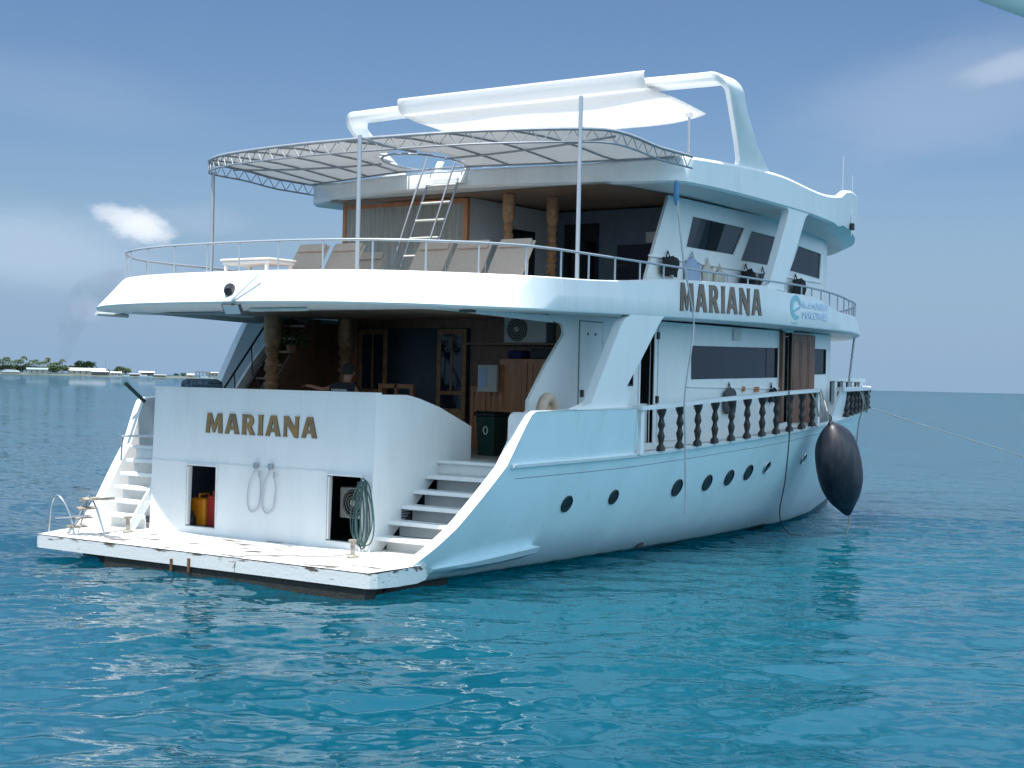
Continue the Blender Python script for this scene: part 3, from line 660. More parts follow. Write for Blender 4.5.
mb = MB(); mb.prism([(.12, .20), (.46, .30), (.47, .245), (.16, .16)], 'z', .004, .010, fn=lambda x, y, z: lg @ Vector((x, y, z))); mb.build('logo_bar', LOGOC, logo)
mb = MB(); mb.box(.08, .34, -.06, -.02, .002, .008, M=lg); mb.build('logo_bar', LOGOG, logo)
text_mesh('logo_text', 'BLUE HORIZON', 1.3, .13, LOGOT, frame((11.98, -4.348, 4.60), (1, .008, 0), (0, .03, 1)), logo)
text_mesh('logo_text', 'MALDIVES', 1.25, .15, LOGOT, frame((11.98, -4.354, 4.39), (1, .008, 0), (0, .03, 1)), logo)

# guard rail round the upper deck
def rail_pt(i_half, z): return None
rail_half = offs(up_half, lambda x: lean(x)+.05)
rz = ip([0, 12, 13.5, 15, 21], [5.03, 5.04, 5.0, 4.92, 4.90])
ringp = full(rail_half, rz)
mb = MB(); mb.tube(ringp, .021, 7, closed=True); gr = mb.build('guard_rail', RAILP, yacht, smooth=60)
# stanchions at equal arc lengths
L_ = [0]
for i in range(1, len(rail_half)): L_.append(L_[-1] + (Vector(rail_half[i])-Vector(rail_half[i-1])).length)
LX = np.interp; tot = L_[-1]; ax = [p[0] for p in rail_half]; ay = [p[1] for p in rail_half]
stan = None; ss = .35
while ss < tot-.2:
    x, y = float(np.interp(ss, L_, ax)), float(np.interp(ss, L_, ay))
    for sgn in (-1, 1):
        if stan is None:
            m_ = MB(); m_.tube([(0, 0, 0), (0, 0, 1)], .016, 6); stan = m_.build('stanchion', RAILP, gr); o = stan
        else: o = stan.copy(); col.objects.link(o)
        z0 = UZT(x)-.02; o.location = (x, sgn*y, z0); o.scale = (1, 1, rz(x)-z0)
    ss += .78 if x < 11.5 else .5
# ------------------------------------------------------------------ outer side pillars and cabin walls
def sidewall(y, xa_fn, xb, z0, z1, holes, name, m, th=.07, nx=1):
    """cabin side wall in the plane y with rectangular / raked openings cut out (cells between sorted x lines)"""
    mb = MB(); return mb
for sgn in (-1, 1):
    yo = sgn*4.35
    mb = MB()
    # lower raking pillar, rounded where it meets the deck above and the bulwark below
    pil = catmull([(3.75, 0, 2.60), (4.12, 0, 2.64), (4.45, 0, 3.15), (4.85, 0, 3.80), (5.02, 0, 4.03), (5.25, 0, 4.15)], 4)
    pil2 = catmull([(6.75, 0, 4.19), (6.5, 0, 4.16), (6.30, 0, 3.98), (5.85, 0, 3.45), (5.40, 0, 2.95), (5.25, 0, 2.63)], 4)
    pts = [(p.x+.26, p.z) for p in pil] + [(p.x+(.08 if p.z > 2.9 else .3), p.z) for p in pil2]
    mb.prism(pts, 'y', 0, 1, fn=lambda x, y, z: (x, sgn*(np.interp(z, [2.6, 4.15], [4.27, 4.335]) - (.16 if y > .5 else 0)), z))
    mb.build('side_pillar', WHITE, yacht, bev=.01)
    # upper raking pillar between bulwark and roof
    p1 = catmull([(10.35, 0, 4.93), (10.62, 0, 4.98), (10.78, 0, 5.25), (11.15, 0, 5.9), (11.42, 0, 6.40), (11.30, 0, 6.52)], 4)
    p2 = catmull([(12.5, 0, 6.52), (12.24, 0, 6.42), (12.02, 0, 6.1), (11.62, 0, 5.45), (11.30, 0, 5.0), (11.42, 0, 4.87)], 4)
    mb = MB(); pts = [(p.x, p.z) for p in p1] + [(p.x, p.z) for p in p2]
    mb.prism(pts, 'y', 0, 1, fn=lambda x, y, z: (x, sgn*(np.interp(z, [4.9, 6.5], [4.285, 4.275]) - (.16 if y > .5 else 0)), z)); mb.build('side_pillar', WHITE, yacht, bev=.01)

def wall_with_openings(y, outline, holes, name, m, parent, sgn, th=.06):
    """flat side wall from a 2-D outline with openings, filled as a curve so that holes stay true"""
    cu = bpy.data.curves.new(name, 'CURVE'); cu.dimensions = '2D'; cu.fill_mode = 'BOTH'; cu.extrude = th/2
    for loop in [outline] + holes:
        sp = cu.splines.new('POLY'); sp.points.add(len(loop)-1)
        for p, (a, b) in zip(sp.points, loop): p.co = (a, b, 0, 1)
        sp.use_cyclic_u = True
    t = bpy.data.objects.new('tmp', cu); col.objects.link(t); dg = bpy.context.evaluated_depsgraph_get()
    me = bpy.data.meshes.new_from_object(t.evaluated_get(dg)); bpy.data.objects.remove(t)
    me.transform(Matrix(((1, 0, 0, 0), (0, 0, -1, y), (0, 1, 0, 0), (0, 0, 0, 1)))); me.materials.clear(); me.materials.append(m)
    o = bpy.data.objects.new(name, me); col.objects.link(o); o.parent = parent
    return o
def arc2(cx, cy, r, a0, a1, n=6): return [(cx+r*math.cos(a), cy+r*math.sin(a)) for a in np.linspace(a0, a1, n)]
LW_out = [(4.05, 2.0), (4.08, 2.72), (4.56, 3.3), (5.0, 3.74)] + arc2(4.93, 3.86, .13, -.5, 1.7, 6) + [(4.7, 4.02), (4.6, 4.06), (4.6, 4.14), (15.5, 4.20), (15.5, 2.2), (9, 1.85), (4.05, 1.72)]
H_door = [(7.50, 1.95), (7.98, 1.97), (7.98, 3.95), (7.50, 3.93)]
H_tri = [(6.96, 2.98), (7.28, 2.98), (7.28, 3.36), (6.96, 3.36)]
H_win = [(9.38, 3.13), (13.05, 3.22), (13.05, 3.83), (9.36, 3.76)]
H_dr2 = [(13.25, 2.28), (13.7, 2.30), (13.7, 4.17), (13.25, 4.17)]
H_w2 = [(14.72, 3.31), (15.46, 3.33), (15.46, 3.88), (14.72, 3.87)]
def pane(holes, y, sgn, m, par, name='window', fr=.035, framem=None, pm=None):
    for h in holes:
        mb = MB(); pts = [Vector((a, y, b)) for a, b in h]
        mb.tube(pts, fr*.5, 6, closed=True) if False else None
        n = len(pts); ctr = sum(pts, Vector())/n
        for i in range(n):
            a, b = pts[i], pts[(i+1) % n]; a2, b2 = a+(ctr-a).normalized()*fr, b+(ctr-b).normalized()*fr
            o_ = Vector((0, sgn*.036, 0)); q = Vector((0, -sgn*.03, 0))
            V = [mb.v(p) for p in (a+o_, b+o_, b2+o_, a2+o_, a+q, b+q, b2+q, a2+q)]
            for f in ((0, 1, 2, 3), (4, 5, 6, 7), (3, 2, 6, 7), (0, 1, 5, 4)): mb.bm.faces.new([V[k] for k in f])
        w = mb.build(name, framem or BLACKP, par)
        mb = MB(); mb.prism([(p[0], p[1]) for p in h], 'y', y-.008, y+.008); mb.build('pane', pm or m, w)
walls = {}
for sgn in (-1, 1):
    y = sgn*3.3
    w = wall_with_openings(y, LW_out, [H_door, H_tri, H_win, H_dr2, H_w2], 'cabin_wall', WHITE, yacht, sgn); walls['l', sgn] = w
    pane([H_win], y, sgn, GLASS, w); pane([H_w2], y, sgn, GLASS, w); pane([H_tri], y, sgn, GLASSD, w)
    # dark sliding end of the long window
    mb = MB(); mb.box(12.55, 13.03, y-.016, y+.016, 3.235, 3.81); mb.build('sliding_pane', GLASSD, w)
    # aft cabin door: dark open doorway with frame
    for h, nm in ((H_door, 'doorway'), (H_dr2, 'doorway')):
        mb = MB()
        x0, x1, z0, z1 = h[0][0], h[1][0], h[0][1], h[2][1]
        mb.box(x0-.05, x0, y-.05, y+.05, z0, z1); mb.box(x1, x1+.05, y-.05, y+.05, z0, z1); mb.box(x0-.05, x1+.05, y-.05, y+.05, z1, z1+.05)
        dw = mb.build(nm, WHITE, w)
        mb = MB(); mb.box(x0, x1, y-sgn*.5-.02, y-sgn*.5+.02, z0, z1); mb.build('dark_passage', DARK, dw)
        if x0 < 10: mb = MB(); mb.box(x0, x1, y-sgn*.1-.02, y-sgn*.1+.02, z0, z0+.72); mb.build('half_door', WHITE2, dw)
    # white flush door panel forward of it
    mb = MB(); mb.box(8.12, 8.95, y+sgn*.03 if sgn > 0 else y-.055, y+.055 if sgn > 0 else y-.03, 2.0, 4.08); d = mb.build('cabin_door', WHITE, w, bev=.006)
    for z in (2.75, 3.9): mb = MB(); mb.box(8.06, 8.13, y+sgn*.05-.02, y+sgn*.05+.02, z-.06, z+.06); mb.build('hinge', BLACKP, d)
    mb = MB(); mb.box(5.50, 5.52, y+sgn*.034-.004, y+sgn*.034+.004, 1.85, 4.06); mb.box(6.22, 6.24, y+sgn*.034-.004, y+sgn*.034+.004, 1.85, 4.06); mb.box(5.50, 6.24, y+sgn*.034-.004, y+sgn*.034+.004, 4.04, 4.06); d = mb.build('cabin_door', SEAM, w)
    mb = MB(); mb.box(5.52, 6.22, y+sgn*.03-.015, y+sgn*.03+.015, 1.85, 4.04); mb.build('door_leaf', WHITE, d)
    mb = MB(); mb.box(5.56, 5.62, y+sgn*.06-.02, y+sgn*.06+.02, 2.78, 2.9); mb.build('handle', BLACKP, d)
    for x in (5.75, 5.98): mb = MB(); mb.box(x-.012, x+.012, y+sgn*.05-.01, y+sgn*.05+.01, 3.82, 3.86); mb.build('air_hole', BLACKP, d)
    mb = MB(); mb.prism([(1.7, 4.05), (4.70, 3.985), (4.70, 4.10), (1.7, 4.07)], 'y', y-.045, y+.045); mb.build('header_beam', WHITE, w)
    mb = MB(); mb.box(11.0, 11.32, y+sgn*.05-.02, y+sgn*.05+.02, 3.92, 4.14); mb.build('wall_vent', ACW, w)
    mb = MB(); mb.box(9.2, 13.2, y+sgn*.045-.012, y+sgn*.045+.012, 2.98, 3.0); mb.build('belt_moulding', WHITE, w)
    for x in (11.48, 12.0, 12.1): mb = MB(); mb.box(x-.02, x+.02, y+sgn*.06-.03, y+sgn*.06+.03, 2.92, 3.02); mb.build('coat_hook', WOOD, w)
    # folding brown door leaf standing in the side passage
    mb = MB(); M_ = Matrix.Translation((13.62, y+sgn*.06, 2.29)) @ Matrix.Rotation(sgn*R(3), 4, 'Z')
    for k in range(3): mb.box(.0+k*.35, .335+k*.35, -.02, .02, 0, 1.86, M=M_)
    fd = mb.build('folding_door', REDWOOD, w, bev=.005)
    mb = MB()
    for k in range(3): mb.box(.06+k*.35, .28+k*.35, -.03, .03, .15, 1.7, M=M_)
    mb.build('door_panel', REDWOOD, fd, bev=.01)
    mb = MB(); mb.box(13.12, 13.22, y+sgn*.06-.05, y+sgn*.06+.05, 2.28, 4.19); mb.build('door_post', WOODD, w)
    # upper level wall
    UW_out = [(7.42, 4.27), (7.66, 4.96), (8.40, 6.47), (15.25, 6.47), (15.2, 4.27)]
    HU = [[(9.05, 5.58), (11.00, 5.58), (11.44, 6.16), (9.28, 6.18)], [(11.26, 5.50), (12.95, 5.48), (13.32, 6.10), (11.70, 6.14)], [(13.5, 5.46), (15.05, 5.38), (15.1, 5.95), (13.9, 6.03)]]
    w = wall_with_openings(y, UW_out, HU, 'cabin_wall', WHITE, yacht, sgn); walls['u', sgn] = w
    pane(HU, y, sgn, GLASS, w, framem=WHITE2, fr=.03)
    mb = MB(); mb.prism([(9.9, 5.6), (10.35, 5.6), (10.65, 6.14), (10.1, 6.14)], 'y', y+sgn*.012-.004, y+sgn*.012+.004); mb.build('curtain_edge', GLASSD, w)
    mb = MB(); mb.box(7.7, 15.1, y+sgn*.045-.015, y+sgn*.045+.015, 5.30, 5.33); mb.build('belt_moulding', WHITE, w)
# front of both cabins, rounded
for (z0, z1, xf, hw) in ((2.2, 4.2, 15.5, 3.3), (4.26, 6.46, 15.2, 3.3)):
    mb = MB(); arcp = [(xf + 1.5*math.cos(a)**.8 if abs(a) < math.pi/2-1e-6 else xf, hw*math.sin(a)) for a in np.linspace(-math.pi/2, math.pi/2, 17)]
    mb.grid([[(x, y, z0) for x, y in arcp], [(x, y, z0+(z1-z0)*.5) for x, y in arcp], [(x, y, z1) for x, y in arcp]]); f = mb.build('cabin_front', WHITE, yacht, smooth=40)
    mb = MB(); mb.grid([[(x+.01, y*1.003, z) for x, y in arcp[2:-2]] for z in (z0+(z1-z0)*.55, z0+(z1-z0)*.82)]); mb.build('windscreen', GLASS, f, smooth=40)

# ------------------------------------------------------------------ main-deck veranda interior
def cabinet(x0, x1, y0, y1, z0, z1, name, m, par, doors=2):
    mb = MB(); mb.box(x0, x1, y0, y1, z0, z1); c = mb.build(name, m, par, bev=.008)
    w = (y1-y0)/doors
    for k in range(doors):
        a = y0+w*k+.03; b = y0+w*(k+1)-.03
        mb = MB(); mb.box(x0-.022, x0, a, a+.06, z0+.08, z1-.05); mb.box(x0-.022, x0, b-.06, b, z0+.08, z1-.05); mb.box(x0-.022, x0, a+.06, b-.06, z1-.11, z1-.05); mb.box(x0-.022, x0, a+.06, b-.06, z0+.08, z0+.14)
        n = int((z1-z0-.3)/.06)
        for j in range(n): mb.box(x0-.016, x0, a+.06, b-.06, z0+.16+j*.06, z0+.195+j*.06)
        mb.build('louvre_door', WOOD, c)
    return c
BX = 7.0
mb = MB()
mb.box(BX, BX+.06, 2.84, 3.27, 1.74, 4.19); mb.box(BX, BX+.06, -.62, .06, 1.74, 4.19); mb.box(BX, BX+.06, .06, 2.84, 4.0, 4.19)
mb.box(BX, BX+.06, -3.27, -.62, 1.74, 4.19)
bw = mb.build('saloon_bulkhead', WOODD, yacht)
mb = MB()
for k in range(12):
    y = -3.2+k*.2
    if -.62 < y < .06: mb.box(BX-.012, BX, y, y+.17, 1.76, 4.18)
for k in range(4): mb.box(BX-.012, BX, 2.86+k*.1, 2.94+k*.1, 1.76, 4.18)
mb.build('wall_planking', WOOD, bw)
mb = MB(); mb.box(BX+.5, BX+.54, -.7, 3.27, 1.74, 4.19); mb.build('saloon_back_wall', NAVY, bw)
for y in (2.9, -.7): mb = MB(); mb.box(BX+.07, BX+.5, y, y+.04, 1.74, 4.19); mb.build('saloon_side_wall', NAVY, bw)
def glass_door(y0, y1, x):
    mb = MB(); z0, z1 = 1.76, 3.98; t = .03
    mb.box(x-t, x, y0, y0+.1, z0, z1); mb.box(x-t, x, y1-.1, y1, z0, z1)
    for a, b in ((z0, z0+.12), (z0+.62, z0+.72), (z0+.98, z0+1.05), (z1-.1, z1)): mb.box(x-t, x, y0+.1, y1-.1, a, b)
    mb.box(x-t, x, (y0+y1)/2-.02, (y0+y1)/2+.02, z0+1.05, z1-.1)
    d = mb.build('glazed_door', CARVED, bw, bev=.006)
    mb = MB(); mb.box(x-t*.6, x-t*.4, y0+.1, y1-.1, z0+.72, z1-.1); mb.build('pane', GLASS, d)
    mb = MB(); mb.box(x-t*.7, x-t*.3, y0+.1, y1-.1, z0+.12, z0+.62); mb.build('door_panel', WOOD, d)
glass_door(2.06, 2.80, BX-.02); glass_door(.10, .80, BX-.05)
mb = MB(); mb.box(5.0, BX, 3.2, 3.255, 1.74, 4.05); mb.build('side_panelling', WOODD, bw)
# mid-level lattice front seen in the doorway
mb = MB()
for q in ((.85, .93), (1.25, 1.3), (1.62, 1.7)): mb.box(6.3, 6.35, q[0], q[1], 1.74, 2.92)
mb.box(6.3, 6.35, .93, 1.62, 2.84, 2.92); mb.box(6.3, 6.35, .93, 1.62, 2.62, 2.68); mb.box(6.3, 6.35, .93, 1.62, 2.2, 2.26); mb.box(6.3, 6.35, .93, 1.62, 1.8, 1.9)
mb.build('low_lattice', WOOD, bw)
cabinet(6.45, 6.95, -1.15, -.38, 1.75, 2.92, 'cabinet', WOOD, yacht, 2)
cabinet(6.25, 6.95, -2.45, -1.17, 1.75, 3.42, 'cabinet', WOOD, yacht, 2)
mb = MB(); mb.box(6.10, 6.16, -1.22, -.80, 2.82, 3.30); nb = mb.build('notice_board', ACW, yacht)
mb = MB(); mb.box(6.094, 6.10, -1.0, -.84, 2.9, 3.24); mb.build('notice_sheet', LOGOT, nb)
mb = MB(); mb.box(6.1, 6.95, -3.2, -2.47, 1.75, 4.1); mb.build('locker_panel', WOODD, yacht)
# shelf under the air conditioner
mb = MB(); mb.box(6.0, 6.95, -2.7, -.55, 3.66, 3.69); mb.build('shelf', WOODD, yacht)
# carved posts
post_prof = [(.001, 0), (.15, 0), (.15, .22), (.11, .26), (.15, .34), (.17, .5), (.13, .72), (.16, .76), (.10, .80), (.145, .86), (.09, .92), (.14, .99), (.10, 1.05), (.15, 1.12), (.10, 1.18), (.14, 1.25), (.095, 1.32), (.15, 1.40), (.10, 1.46), (.13, 1.54), (.09, 1.62), (.14, 1.72), (.11, 1.78), (.16, 1.9), (.16, 2.35), (.001, 2.35)]
pp = None
def carved(x, y, z0, z1, sc=1.0):
    global pp
    if pp is None:
        m_ = MB(); m_.lathe(post_prof, n=14); pp = m_.build('carved_post', CARVED, yacht, smooth=40); o = pp
    else: o = pp.copy(); col.objects.link(o)
    o.location = (x, y, z0); o.scale = (sc, sc, (z1-z0)/2.35); return o
carved(4.0, 2.25, 1.74, 4.1); carved(6.0, 2.28, 1.74, 4.13)
# inside stair to the upper deck, port side
mb = MB()
for y in (2.55, 3.15): mb.prism([(3.5, 1.74), (3.8, 1.74), (5.6, 4.1), (5.3, 4.1)], 'y', y, y+.05)
for k in range(9): mb.box(3.6+k*.2, 3.84+k*.2, 2.6, 3.15, 1.95+k*.25, 1.99+k*.25)
st = mb.build('inner_stair', WOODD, yacht)
mb = MB()
for y in (2.57, 3.17):
    mb.tube([(3.45, y, 2.45), (4.85, y, 4.1)], .020, 6)
    for k in range(3): mb.tube([(3.62+k*.42, y, 1.8+k*.5), (3.55+k*.42, y, 2.55+k*.5)], .013, 6)
mb.build('handrail', DARKBAL, st)

# ------------------------------------------------------------------ roof of the upper deck
RFB = smooth_ip([6.2, 12, 13.5, 14.5, 15.5, 16.5, 17.5, 18.3, 18.9, 19.1], [4.3, 4.3, 4.28, 4.18, 3.95, 3.56, 3.0, 2.3, 1.3, 0])
rf_half = [(5.72+.074*y*y, y) for y in np.linspace(0, 4.1, 12)] + [(7.12, 4.22), (7.3, 4.29)] + [(x, RFB(x)) for x in list(np.arange(7.6, 16.5, .4)) + list(np.linspace(16.6, 19.1, 12))]
RZB = smooth_ip([5.7, 6.5, 7.2, 9, 12, 13.5, 15, 17, 19.1], [6.44, 6.45, 6.49, 6.52, 6.48, 6.40, 6.27, 6.16, 6.15])
RZT = smooth_ip([5.7, 6.3, 6.9, 7.3, 9, 10.8, 13.1, 13.9, 14.6, 16, 19.1], [6.76, 6.80, 6.92, 6.97, 7.06, 7.11, 6.97, 7.03, 7.24, 7.26, 7.26])
mb = MB()
l2 = offs(rf_half, .04); l3 = offs(rf_half, .14)
mb.grid([full(offs(rf_half, lambda x: .05 if x < 14 else .35), RZB), full(offs(rf_half, lambda x: 0 if x < 14 else .06), lambda x: RZB(x)+(.04 if x < 14 else .14)), full(rf_half, lambda x: RZT(x)-.05), full(l2, RZT), full(l3, RZT), full(offs(l3, .05), lambda x: 6.75)], closed=True)
roof = mb.build('roof', WHITE, yacht, smooth=38)
mb = MB(); capgrid(mb, offs(rf_half, lambda x: .051 if x < 14 else .351), RZB); mb.build('roof_soffit', SOFFIT, roof)
mb = MB(); capgrid(mb, offs(l3, .04), lambda x: 6.76); mb.build('roof_deck', WHITE, roof)
mb = MB(); mb.grid([[(x, -3.24, RZB(x)-.014), (x, 0, RZB(x)-.014), (x, 3.24, RZB(x)-.014)] for x in (6.3, 7, 8, 9, 10.5, 12)]); mb.build('veranda_ceiling', CEIL, roof)
# white step box where the ladder comes through
mb = MB()
for y in (-.72, .0): mb.prism([(5.62, 6.52), (5.72, 6.52), (6.02, 6.98), (5.92, 6.98)], 'y', y, y+.09)
mb.box(5.66, 5.74, -.63, .0, 6.53, 6.62); mb.build('ladder_step_box', WHITE, roof, bev=.006)
mb = MB(); mb.tube([(14.6, -4.0, 7.1), (14.62, -4.0, 7.95)], .012, 6); mb.tube([(15.0, -4.05, 6.3), (15.0, -4.05, 7.6)], .012, 5); mb.build('whip_aerial', STEEL, roof)
mb = MB(); mb.lathe([(.001, 0), (.06, 0), (.06, .14), (.001, .14)], c=(14.95, -4.08, 6.42), n=10); mb.build('navigation_light', BLACKP, roof)

# upper veranda interior
mb = MB(); rows = []
for k in range(49):
    y = .28+k*(3.22-.28)/48; rows.append([(7.0+.025*math.sin(k*1.9)+.012*math.sin(k*.7), y, 4.27), (7.0+.02*math.sin(k*1.9+.3), y, 6.43)])
mb.grid(rows); cw = mb.build('curtain_wall', CURT, yacht, smooth=60)
mb = MB(); mb.box(6.97, 7.05, .18, .28, 4.26, 6.44); mb.box(6.97, 7.05, 3.22, 3.3, 4.26, 6.46); mb.box(6.98, 7.05, .28, 3.22, 6.36, 6.45); mb.build('curtain_frame', WOOD, cw)
mb = MB(); mb.box(7.08, 9.8, .2, .26, 4.26, 6.46); mb.build('veranda_wall', WALLIN, yacht)
mb = MB(); mb.box(8.2, 9.2, .16, .20, 5.1, 6.0); mb.build('television', GLASSD, yacht, bev=.01)
mb = MB(); mb.box(9.9, 9.96, -3.27, 3.27, 4.26, 6.46); bk = mb.build('veranda_bulkhead', NAVY, yacht)
mb = MB(); mb.box(9.86, 9.895, -3.2, -1.35, 4.95, 5.75); mb.build('wall_hanging', MURAL, bk)
mb = MB(); mb.box(9.86, 9.895, -3.2, -2.0, 5.78, 5.98); mb.build('wall_panel', WALLIN, bk)
mb = MB(); mb.box(9.85, 9.89, -.9, -.1, 4.27, 6.2); mb.build('sliding_door', GLASSD, bk)
mb = MB(); mb.box(9.4, 9.85, -3.2, -1.4, 4.27, 4.72); mb.box(9.72, 9.86, -3.2, -1.4, 4.72, 4.95); mb.build('settee', WALLIN, bk, bev=.03)
carved(6.9, -.83, 4.26, 6.45, .72); carved(7.9, -1.12, 4.26, 6.48, .72)

# ------------------------------------------------------------------ aft awning on a tube truss
can_half = se_half(2.55, 2.35, 4.4, 1.85, list(np.arange(5.2, 7.56, .35)), lambda x: 4.4, k=18)
CZ = smooth_ip([2.5, 3.3, 4.3, 5.4, 6.3, 7.2], [6.83, 6.90, 6.91, 6.85, 6.79, 6.79])
def camber(x, y): return CZ(x) + .16*min(1, max(0, (x-2.8)/2.5))*(abs(y)/4.4)**2.5
mb = MB()
def hole(x, y): return ((x-5.35-.35*(y+.1))/1.05)**2 + ((y+.1)/.72)**2 < 1
nyc = 40
rows = []
for x in np.linspace(2.552, 7.2, 64):
    hy = float(np.interp(x, [p[0] for p in can_half], [p[1] for p in can_half]))
    xe = x
    rows.append([(x, y, camber(x, y)+.03) for y in np.linspace(-hy, hy, nyc+1)])
V = mb.grid(rows, skip=lambda i, j: rows[i][j][0] > 5.86+.074*rows[i][j][1]**2 or hole((rows[i][j][0]+rows[i+1][j][0])/2, (rows[i][j][1]+rows[i][j+1][1])/2))
cv = mb.build('awning', CANVAS, yacht, smooth=60, solid=.012)
mb = MB()
def ofs_z(half, dz): return [(x, -y, camber(x, y)+dz) for x, y in half][::-1] + [(x, y, camber(x, y)+dz) for x, y in half[1:]]
uc = ofs_z(can_half, 0); lc = ofs_z(can_half, -.2)
mb.tube(uc, .024, 7); mb.tube(lc, .017, 7)
# zig-zag web at equal spacing
def resample(pts, step):
    pts = [Vector(p) for p in pts]; L = [0]
    for i in range(1, len(pts)): L.append(L[-1]+(pts[i]-pts[i-1]).length)
    n = int(L[-1]/step); s = np.linspace(0, L[-1], n+1)
    return [Vector([float(np.interp(q, L, [p[k] for p in pts])) for k in range(3)]) for q in s]
def byn(pts, n):
    pts = [Vector(p) for p in pts]; L = [0]
    for i in range(1, len(pts)): L.append(L[-1]+(pts[i]-pts[i-1]).length)
    return [Vector([float(np.interp(q, L, [p[k] for p in pts])) for k in range(3)]) for q in np.linspace(0, L[-1], n)]
n = 95; ru_ = byn(uc, n); rl_ = [p + Vector((0, 0, -.2)) for p in ru_]
for i in range(n-1):
    a = ru_[i] if i % 2 == 0 else rl_[i]; b = rl_[i+1] if i % 2 == 0 else ru_[i+1]; mb.tube([a, b], .008, 5)
tr = mb.build('awning_truss', GALV, cv, smooth=60)
mb = MB()
for y in (-3.35, -2.45, -1.55, .85, 1.75, 2.65, 3.45):
    xa = float(np.interp(abs(y), [p[1] for p in can_half], [p[0] for p in can_half])); xb = 5.72+.074*y*y
    mb.tube([(x, y, camber(x, y)-.015) for x in np.linspace(xa, xb, 8)], .017, 6)
mb.tube([(x, -.65, camber(x, -.65)-.015) for x in (2.6, 3.4, 4.4)], .022, 6)
mb.tube([(5.72+.074*y*y, y, camber(5.72+.074*y*y, y)-.01) for y in np.linspace(-4.2, 4.2, 14)], .018, 6)
mb.tube([(4.95, y, camber(4.95, y)-.045) for y in np.linspace(-4.3, -.85, 6)], .018, 6); mb.tube([(4.95, y, camber(4.95, y)-.045) for y in np.linspace(.6, 4.3, 6)], .018, 6)
mb.tube([(5.35+.35*(.72*math.sin(a))+1.05*math.cos(a), -.1+.72*math.sin(a), camber(5.3, 0)+.01) for a in np.linspace(0, 6.283, 28, endpoint=False)], .018, 6, closed=True)
mb.build('awning_rib', GALV, cv)
for (x, y, zt_) in ((4.18, -4.13, 7.50), (4.08, 3.95, 6.80), (1.85, -1.62, 6.74)):
    mb = MB(); zb_ = 4.6
    mb.tube([(x, y, zb_), (x, y, zt_)], .034, 8); mb.build('awning_post', RAILP, cv, smooth=60)
mb = MB(); mb.tube([(2.72, -1.62, 6.66), (1.85, -1.62, 6.70)], .018, 6); mb.build('awning_rib', GALV, cv)
# ladder to the roof
mb = MB()
for y in (.10, -.58):
    mb.tube([(4.75, y+.12, 4.27), (5.66, y, 6.52)], .022, 7); 
    mb.tube([(4.55, y+.14, 4.27), (5.35, y+.04, 6.3), (5.72, y-.03, 7.25)], .018, 7)
lad = mb.build('ladder', GALV, yacht, smooth=60)
mb = MB()
for k in range(7):
    t = .12+k*.145; mb.tube([(4.75+.91*t, .10+.12*(1-t), 4.27+2.25*t), (4.75+.91*t, -.58+.12*(1-t), 4.27+2.25*t)], .026, 7)
mb.build('rung', ACW, lad, smooth=60)

# ------------------------------------------------------------------ radar arch and shade sail
XF = smooth_ip([6.78, 7.0, 7.2, 7.5, 8.0, 8.35, 8.62], [9.25, 9.42, 9.40, 9.18, 8.70, 8.35, 8.06])      # aft edge of the arch by height
XB = smooth_ip([6.78, 7.0, 7.2, 7.5, 8.0, 8.35, 8.62], [11.4, 10.9, 10.5, 10.0, 9.32, 8.95, 8.74])      # fore edge
path = [(4.12, 6.78), (4.15, 7.0), (4.19, 7.2), (4.25, 7.5), (4.38, 8.0), (4.44, 8.22)] + [(4.22+.24*math.cos(a), 8.28+.24*math.sin(a)) for a in np.linspace(.12, math.pi/2-.05, 7)] + [(y, 8.52+.03*(1-(y/4)**2)) for y in np.linspace(4.0, 0, 8)]
path = path + [(-y, z) for y, z in path[-2::-1]]
mb = MB(); rows = []
for i in range(len(path)):
    (y, z) = path[i]; (ya, za), (yb, zb2) = path[max(i-1, 0)], path[min(i+1, len(path)-1)]
    t = Vector((yb-ya, zb2-za)).normalized(); nrm = Vector((-t.y, t.x))*.075   # in the y-z plane
    a, b = XF(z), XB(z); r_ = .05
    sec = [(a, -.6), (a+r_, -1), (b-r_, -1), (b, -.6), (b, .6), (b-r_, 1), (a+r_, 1), (a, .6)]
    rows.append([(x, y+nrm.x*k, z+nrm.y*k) for x, k in sec])
V = mb.grid(rows, closed=True); mb.bm.faces.new(V[0]); mb.bm.faces.new(V[-1]); arch = mb.build('radar_arch', WHITE, yacht, smooth=45)
mb = MB(); rows = []
yl, yr = -3.0, 2.75
for i, (x, z) in enumerate([(7.98, 8.685), (7.95, 8.66), (7.955, 8.56), (7.99, 8.47), (8.05, 8.41)] + [(x, 8.39-.06*(x-8.1)) for x in np.linspace(8.15, 10.4, 16)]):
    row = []; u = min(1, max(0, (x-8.0)/2.7))
    for k in range(25):
        v_ = k/24; wid = 1+.03*u; y = yl*wid*(1-v_) + yr*(1+.10*u)*v_
        e = abs(2*v_-1)**6*.28*u
        row.append((x-e, y, z - .15*math.sin(math.pi*v_)*u + .03*math.sin(11*v_+4*u)*min(1, u*3)))
    rows.append(row)
mb.grid(rows); ss_ = mb.build('shade_sail', SHADE, arch, smooth=28, solid=.008)
mb = MB(); mb.tube(catmull(rows[0], 2), .012, 6); mb.tube([r[0] for r in rows], .015, 6); mb.tube([r[-1] for r in rows], .015, 6); mb.tube(catmull(rows[-1], 2), .015, 6); mb.build('sail_hem', SHADE, ss_, smooth=80)
